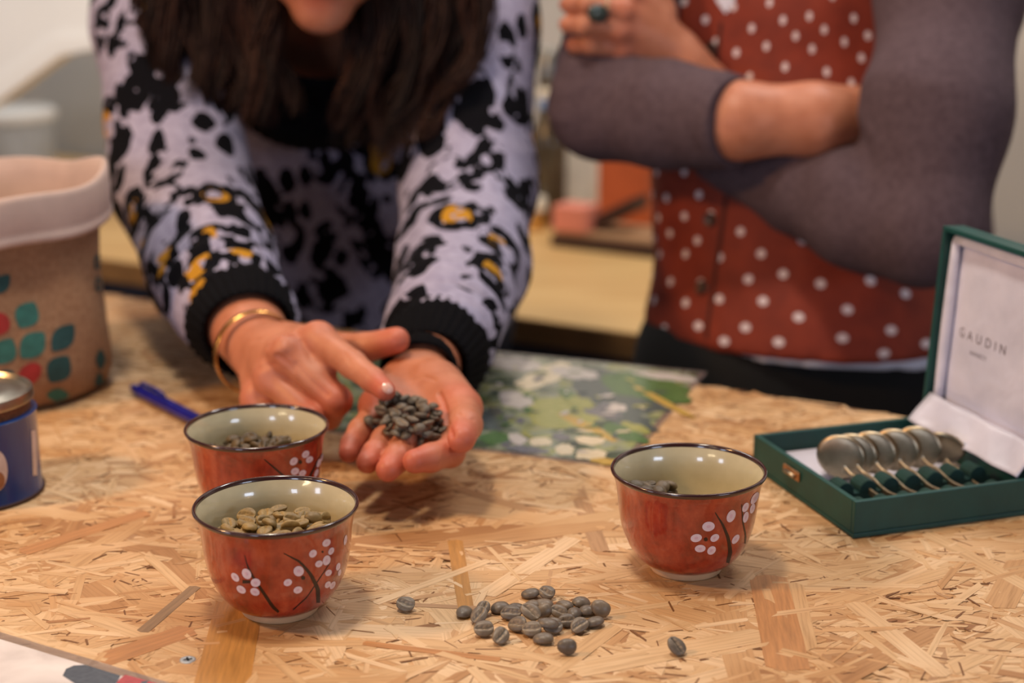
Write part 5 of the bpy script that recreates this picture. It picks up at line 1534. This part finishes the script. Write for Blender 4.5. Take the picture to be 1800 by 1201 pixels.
def body2(p):
    d = hg2(p)
    d = smin(d, rc(p, neck0, HL2(0, -0.03, -0.06), 0.058, 0.052), 0.03)
    d = smin(d, rc(p, neck0 - np.array([0, 0, 0.06]), ch2, 0.10, 0.115, FLAT), 0.05)
    d = smin(d, chain(p, [ch2, be2, pe2], [0.115, 0.105, 0.125], 0.04, FLAT), 0.04)
    d = smin(d, rc(p, shr2, shl2, 0.045, 0.045), 0.05)
    d = smin(d, rc(p, shr2, elr, 0.042, 0.036), 0.02); d = smin(d, rc(p, shl2, ell_, 0.045, 0.038), 0.02)
    d = np.minimum(d, rc(p, elr, foreA[0][1], 0.036, 0.029)); d = np.minimum(d, chain(p, [ell_, P(1420, 335, 1.39), foreC[0][0]], [0.036, 0.032, 0.028], 0.01))
    return d
lo, hi = bounds([([hc2, shr2, shl2, ch2, be2, pe2, elr, ell_], [.15, .06, .06, .14, .14, .16, .05, .05])], 0.01)
V2, F2 = surface_nets(body2, lo, hi, 0.006); V2 = laplace(V2, F2, 2)
Vj, Fj = join([(V2, F2), (VA, FA), (VC, FC)])
fl2 = np.concatenate([np.zeros(len(V2)), np.zeros(len(VA)), flush(VC, [(f[0][-1], 0.014) for f in fingC] + [(m, 0.012) for m in mcC])])
mk_np('body', Vj, Fj, m_skin, person2, True, {'flush': fl2})
# blouse
t = NT('polka_blouse').set(Roughness=0.75)
cx = t.n('CombineXYZ'); t.l(t.attr('pu'), cx.inputs[0]); t.l(t.attr('pv'), cx.inputs[1])
vo = t.n('TexVoronoi'); vo.voronoi_dimensions = '2D'; vo.inputs['Scale'].default_value = 36; vo.inputs['Randomness'].default_value = 0.42
rot = t.mapping(cx.outputs[0], rot=(0, 0, 0.55)); t.l(rot, vo.inputs['Vector'])
bcol = t.ramp(t.noise(t.coord(), 40, 3), [(0.3, srgb(116, 36, 17)), (0.7, srgb(138, 48, 24))])
dot = t.ramp(vo.outputs['Distance'], [(0.125, (1, 1, 1, 1)), (0.148, (0, 0, 0, 1))])
t.base(t.mix(dot, bcol, srgb(226, 210, 214))); t.bump(t.noise(t.coord(), 500, 2), 0.2, 0.0004); m_polka = t.m
def torso2(p, g=0.0): return chain(p, [P(1405, -160, 1.55), P(1400, 40, 1.535), P(1402, 330, 1.525), P(1418, 640, 1.53), P(1420, 760, 1.54)], [0.138 + g, 0.139 + g, 0.130 + g, 0.150 + g, 0.155 + g], 0.04, FLAT)
hz = P(1400, 640, 1.40)[2]
def blouse(p):
    d = torso2(p)
    return np.maximum(np.maximum(d, hz - p[:, 2]), p[:, 2] - 0.42)
lo, hi = bounds([([P(1405, -160, 1.55), P(1400, 700, 1.53)], [.17, .18])], 0.02)
Vb, Fb = surface_nets(blouse, lo, hi, 0.005); Vb = laplace(Vb, Fb, 2)
Nb = vnormals(Vb, Fb)
Vb = folds(Vb, Nb, 0.0022, [((14, 14, 7), 1.0), ((30, 30, 12), 0.4)], 21); Vb = laplace(Vb, Fb, 1)
ax0 = be2
ang = np.arctan2(Vb[:, 0] - ax0[0], -(Vb[:, 1] - ax0[1]))
blo_o = mk_np('blouse', Vb, Fb, m_polka, person2, True, {'pu': ang * 0.125, 'pv': Vb[:, 2]})
bvB = bvh_of(Vb, Fb)
m_seam = plain('rust_seam', srgb(70, 22, 14), 0.8); m_btn = plain('horn_button', srgb(70, 48, 40), 0.35)
m_shirt = plain('white_shirt', srgb(214, 214, 230), 0.8, noise=0.05)
stroke('placket_seam', bvB, [(1283, 300), (1272, 380), (1258, 480), (1246, 560), (1238, 632)], [7, 7, 6, 6, 6], m_seam, blo_o, 0.0008)
stroke('placket_seam', bvB, [(1268, 40), (1262, 90), (1262, 140)], [6, 6, 6], m_seam, blo_o, 0.0008)
for x, y in ((1250, 86), (1249, 386), (1235, 506)):
    h_ = hit(bvB, x, y)
    if h_ is None: continue
    nz_ = h_[1]; xx = unit(np.cross(nz_, [0, 0, 1])); yy = np.cross(nz_, xx)
    MB().lathe([(0, 0.0022), (0.004, 0.0022), (0.0056, 0.003), (0.0064, 0.0026), (0.0066, 0.0012), (0.006, -0.001)], h_[0], 24, np.stack([xx, yy, nz_], 1)).build('button', m_btn, blo_o, True)
decal('shirt_neck', bvB, ((1276, 0), lambda a: (17 * math.cos(a) * (1.0 if math.sin(a) < 0 else 1 - abs(math.sin(a)) * .8), 24 * math.sin(a))), m_shirt, blo_o, 0.001)
def shirt(p):
    d = torso2(p, -0.004)
    pl = (hz - 0.004 - 0.045 * (p[:, 0] - 0.22)) - p[:, 2]
    return np.maximum(np.maximum(d, pl), p[:, 2] - (hz + 0.06))
Vs, Fs_ = surface_nets(shirt, lo, hi, 0.006)
mk_np('shirt_hem', laplace(Vs, Fs_, 1), Fs_, m_shirt, person2)
# cardigan
t = NT('mauve_knit').set(Roughness=0.95, Specular_IOR_Level=0.15); c = t.coord()
t.base(t.ramp(t.noise(c, 160, 4, 0.6), [(0.25, srgb(78, 63, 69)), (0.75, srgb(98, 82, 88))])); t.bump(t.noise(c, 800, 2), 0.5, 0.0008); m_card = t.m
SA = ([shr2] + [P(1095, 10, 1.485), elr] + px((1170, 203, 1.400), (1288, 213, 1.352)), [0.054, 0.050, 0.0455, 0.0450, 0.0385])
SB = ([shl2] + px((1672, -40, 1.36), (1645, 200, 1.312), (1628, 397, 1.300)), [0.060, 0.0590, 0.0545, 0.0465])
SB2 = (px((1628, 397, 1.300), (1520, 372, 1.34), (1420, 330, 1.39), (1275, 255, 1.445)), [0.0480, 0.046, 0.0405, 0.036])
caA, axA = P(1288, 213, 1.352), unit(P(1300, 213, 1.348) - P(1200, 206, 1.386))
def cardigan(p):
    eA = np.maximum(chain(p, SA[0], SA[1], 0.012), (p - caA.astype(F32)) @ axA.astype(F32))
    eB = chain(p, SB[0], SB[1], 0.03); eB = smin(eB, chain(p, SB2[0], SB2[1], 0.02), 0.010)
    tb = torso2(p, 0.008)
    tb = smin(tb, rc(p, P(1655, 60, 1.56), P(1685, 620, 1.57), 0.034, 0.040), 0.03)
    tb = smin(tb, rc(p, shr2, shl2, 0.058, 0.058), 0.04)
    cutp = (P(1400, 300, 1.550) - p) @ unit(np.array([0.18, 1, 0])).astype(F32)          # open front: only the back half and sides remain
    tb = smax(tb, cutp, 0.01)
    tb = np.maximum(tb, (hz - 0.10) - p[:, 2])
    return np.minimum(np.minimum(eA, eB), tb)
lo, hi = bounds([SA, SB, SB2, ([P(1405, -160, 1.55), P(1420, 760, 1.55), P(1685, 620, 1.57)], [.18, .19, .06])], 0.03)
Vc, Fc = surface_nets(cardigan, lo, hi, 0.0045); Vc = laplace(Vc, Fc, 2)
Nc = vnormals(Vc, Fc)
Vc = folds(Vc, Nc, 0.0018, [((10, 10, 14), 1.0), ((26, 26, 26), 0.5)], 33)
# radial creases at the bent elbow
qd = np.linalg.norm(Vc - P(1500, 330, 1.34), axis=1)
Vc = Vc + Nc * (0.0030 * np.sin(qd * 230) * np.exp(-(qd / 0.05) ** 2))[:, None]
qd = np.linalg.norm(Vc - P(1010, 120, 1.42), axis=1)
Vc = Vc + Nc * (0.0012 * np.sin(qd * 300) * np.exp(-(qd / 0.055) ** 2))[:, None]
Vc = laplace(Vc, Fc, 1)
card = mk_np('cardigan', Vc, Fc, m_card, person2)
cuff('sleeve_hem', P(1268, 212, 1.360), P(1293, 213.5, 1.350), 0.0392, 0.0388, m_card, card, ribs=10, amp=0.0002, thick=0.0045)
# ring with a dark stone
m_stone = plain('green_stone', srgb(52, 66, 62), 0.2, noise=0.3, nscale=120, coat=0.5)
rp = P(1052, 26, 1.392); n_ = unit(CAM - rp); fx = unit(P(1094, 20, 1.402) - P(1030, 8, 1.388)); fy = unit(np.cross(n_, fx)); n2_ = np.cross(fx, fy)
rg_ = MB().tube([P(1058, 15, 1.396) + 0.0108 * (math.cos(a) * fy + math.sin(a) * n2_) for a in np.linspace(0, 2 * math.pi, 28, endpoint=False)], 0.0012, 8, closed=True).build('ring_band', m_silver, person2, True)
st = MB().lathe([(0.0092 * math.cos(a), 0.0055 * math.sin(a)) if a < 1.57 else (0, 0.0055) for a in np.linspace(0, math.pi / 2, 8)], P(1052, 24, 1.392) + n_ * 0.0105, 28, np.stack([fx * 1.15, fy * 0.9, n_], 1)).build('ring_stone', m_stone, rg_, True)
# trousers, shoes, hair
pv2 = np.array([pe2[0], pe2[1] + 0.01, pe2[2] - 0.03])
fa2, fb2 = np.array([pv2[0] - 0.08, pv2[1] + 0.03, ZF + 0.1]), np.array([pv2[0] + 0.10, pv2[1] + 0.02, ZF + 0.1])
Vt, Ft = legs(pv2, fa2, fb2, 0.115, hz + 0.02); mk_np('trousers', Vt, Ft, m_blackc, person2)
shoe(fa2, -0.1, m_shoe, person2); shoe(fb2, 0.15, m_shoe, person2)
def hair2(p):
    d = ell(p, HL2(0, -0.02, 0.042), .083, .098, .090, HM2)
    d = smin(d, rc(p, HL2(0, -0.08, 0.02), HL2(0, -0.09, -0.16), 0.055, 0.03, None), 0.03)
    return np.maximum(d, (p - HL2(0, 0.055, 0.05).astype(F32)) @ unit(hf2 * 0.9 - hu2 * 0.5).astype(F32))
lo, hi = bounds([([hc2, HL2(0, -.09, -.16)], [0.15, .06])], 0.0)
Vh, Fh = surface_nets(hair2, lo, hi, 0.005)
mk_np('hair', laplace(Vh, Fh, 1), Fh, m_hair, person2, True, {'tone': 0.4 + 0.3 * vnoise(Vh, 120, 2)})
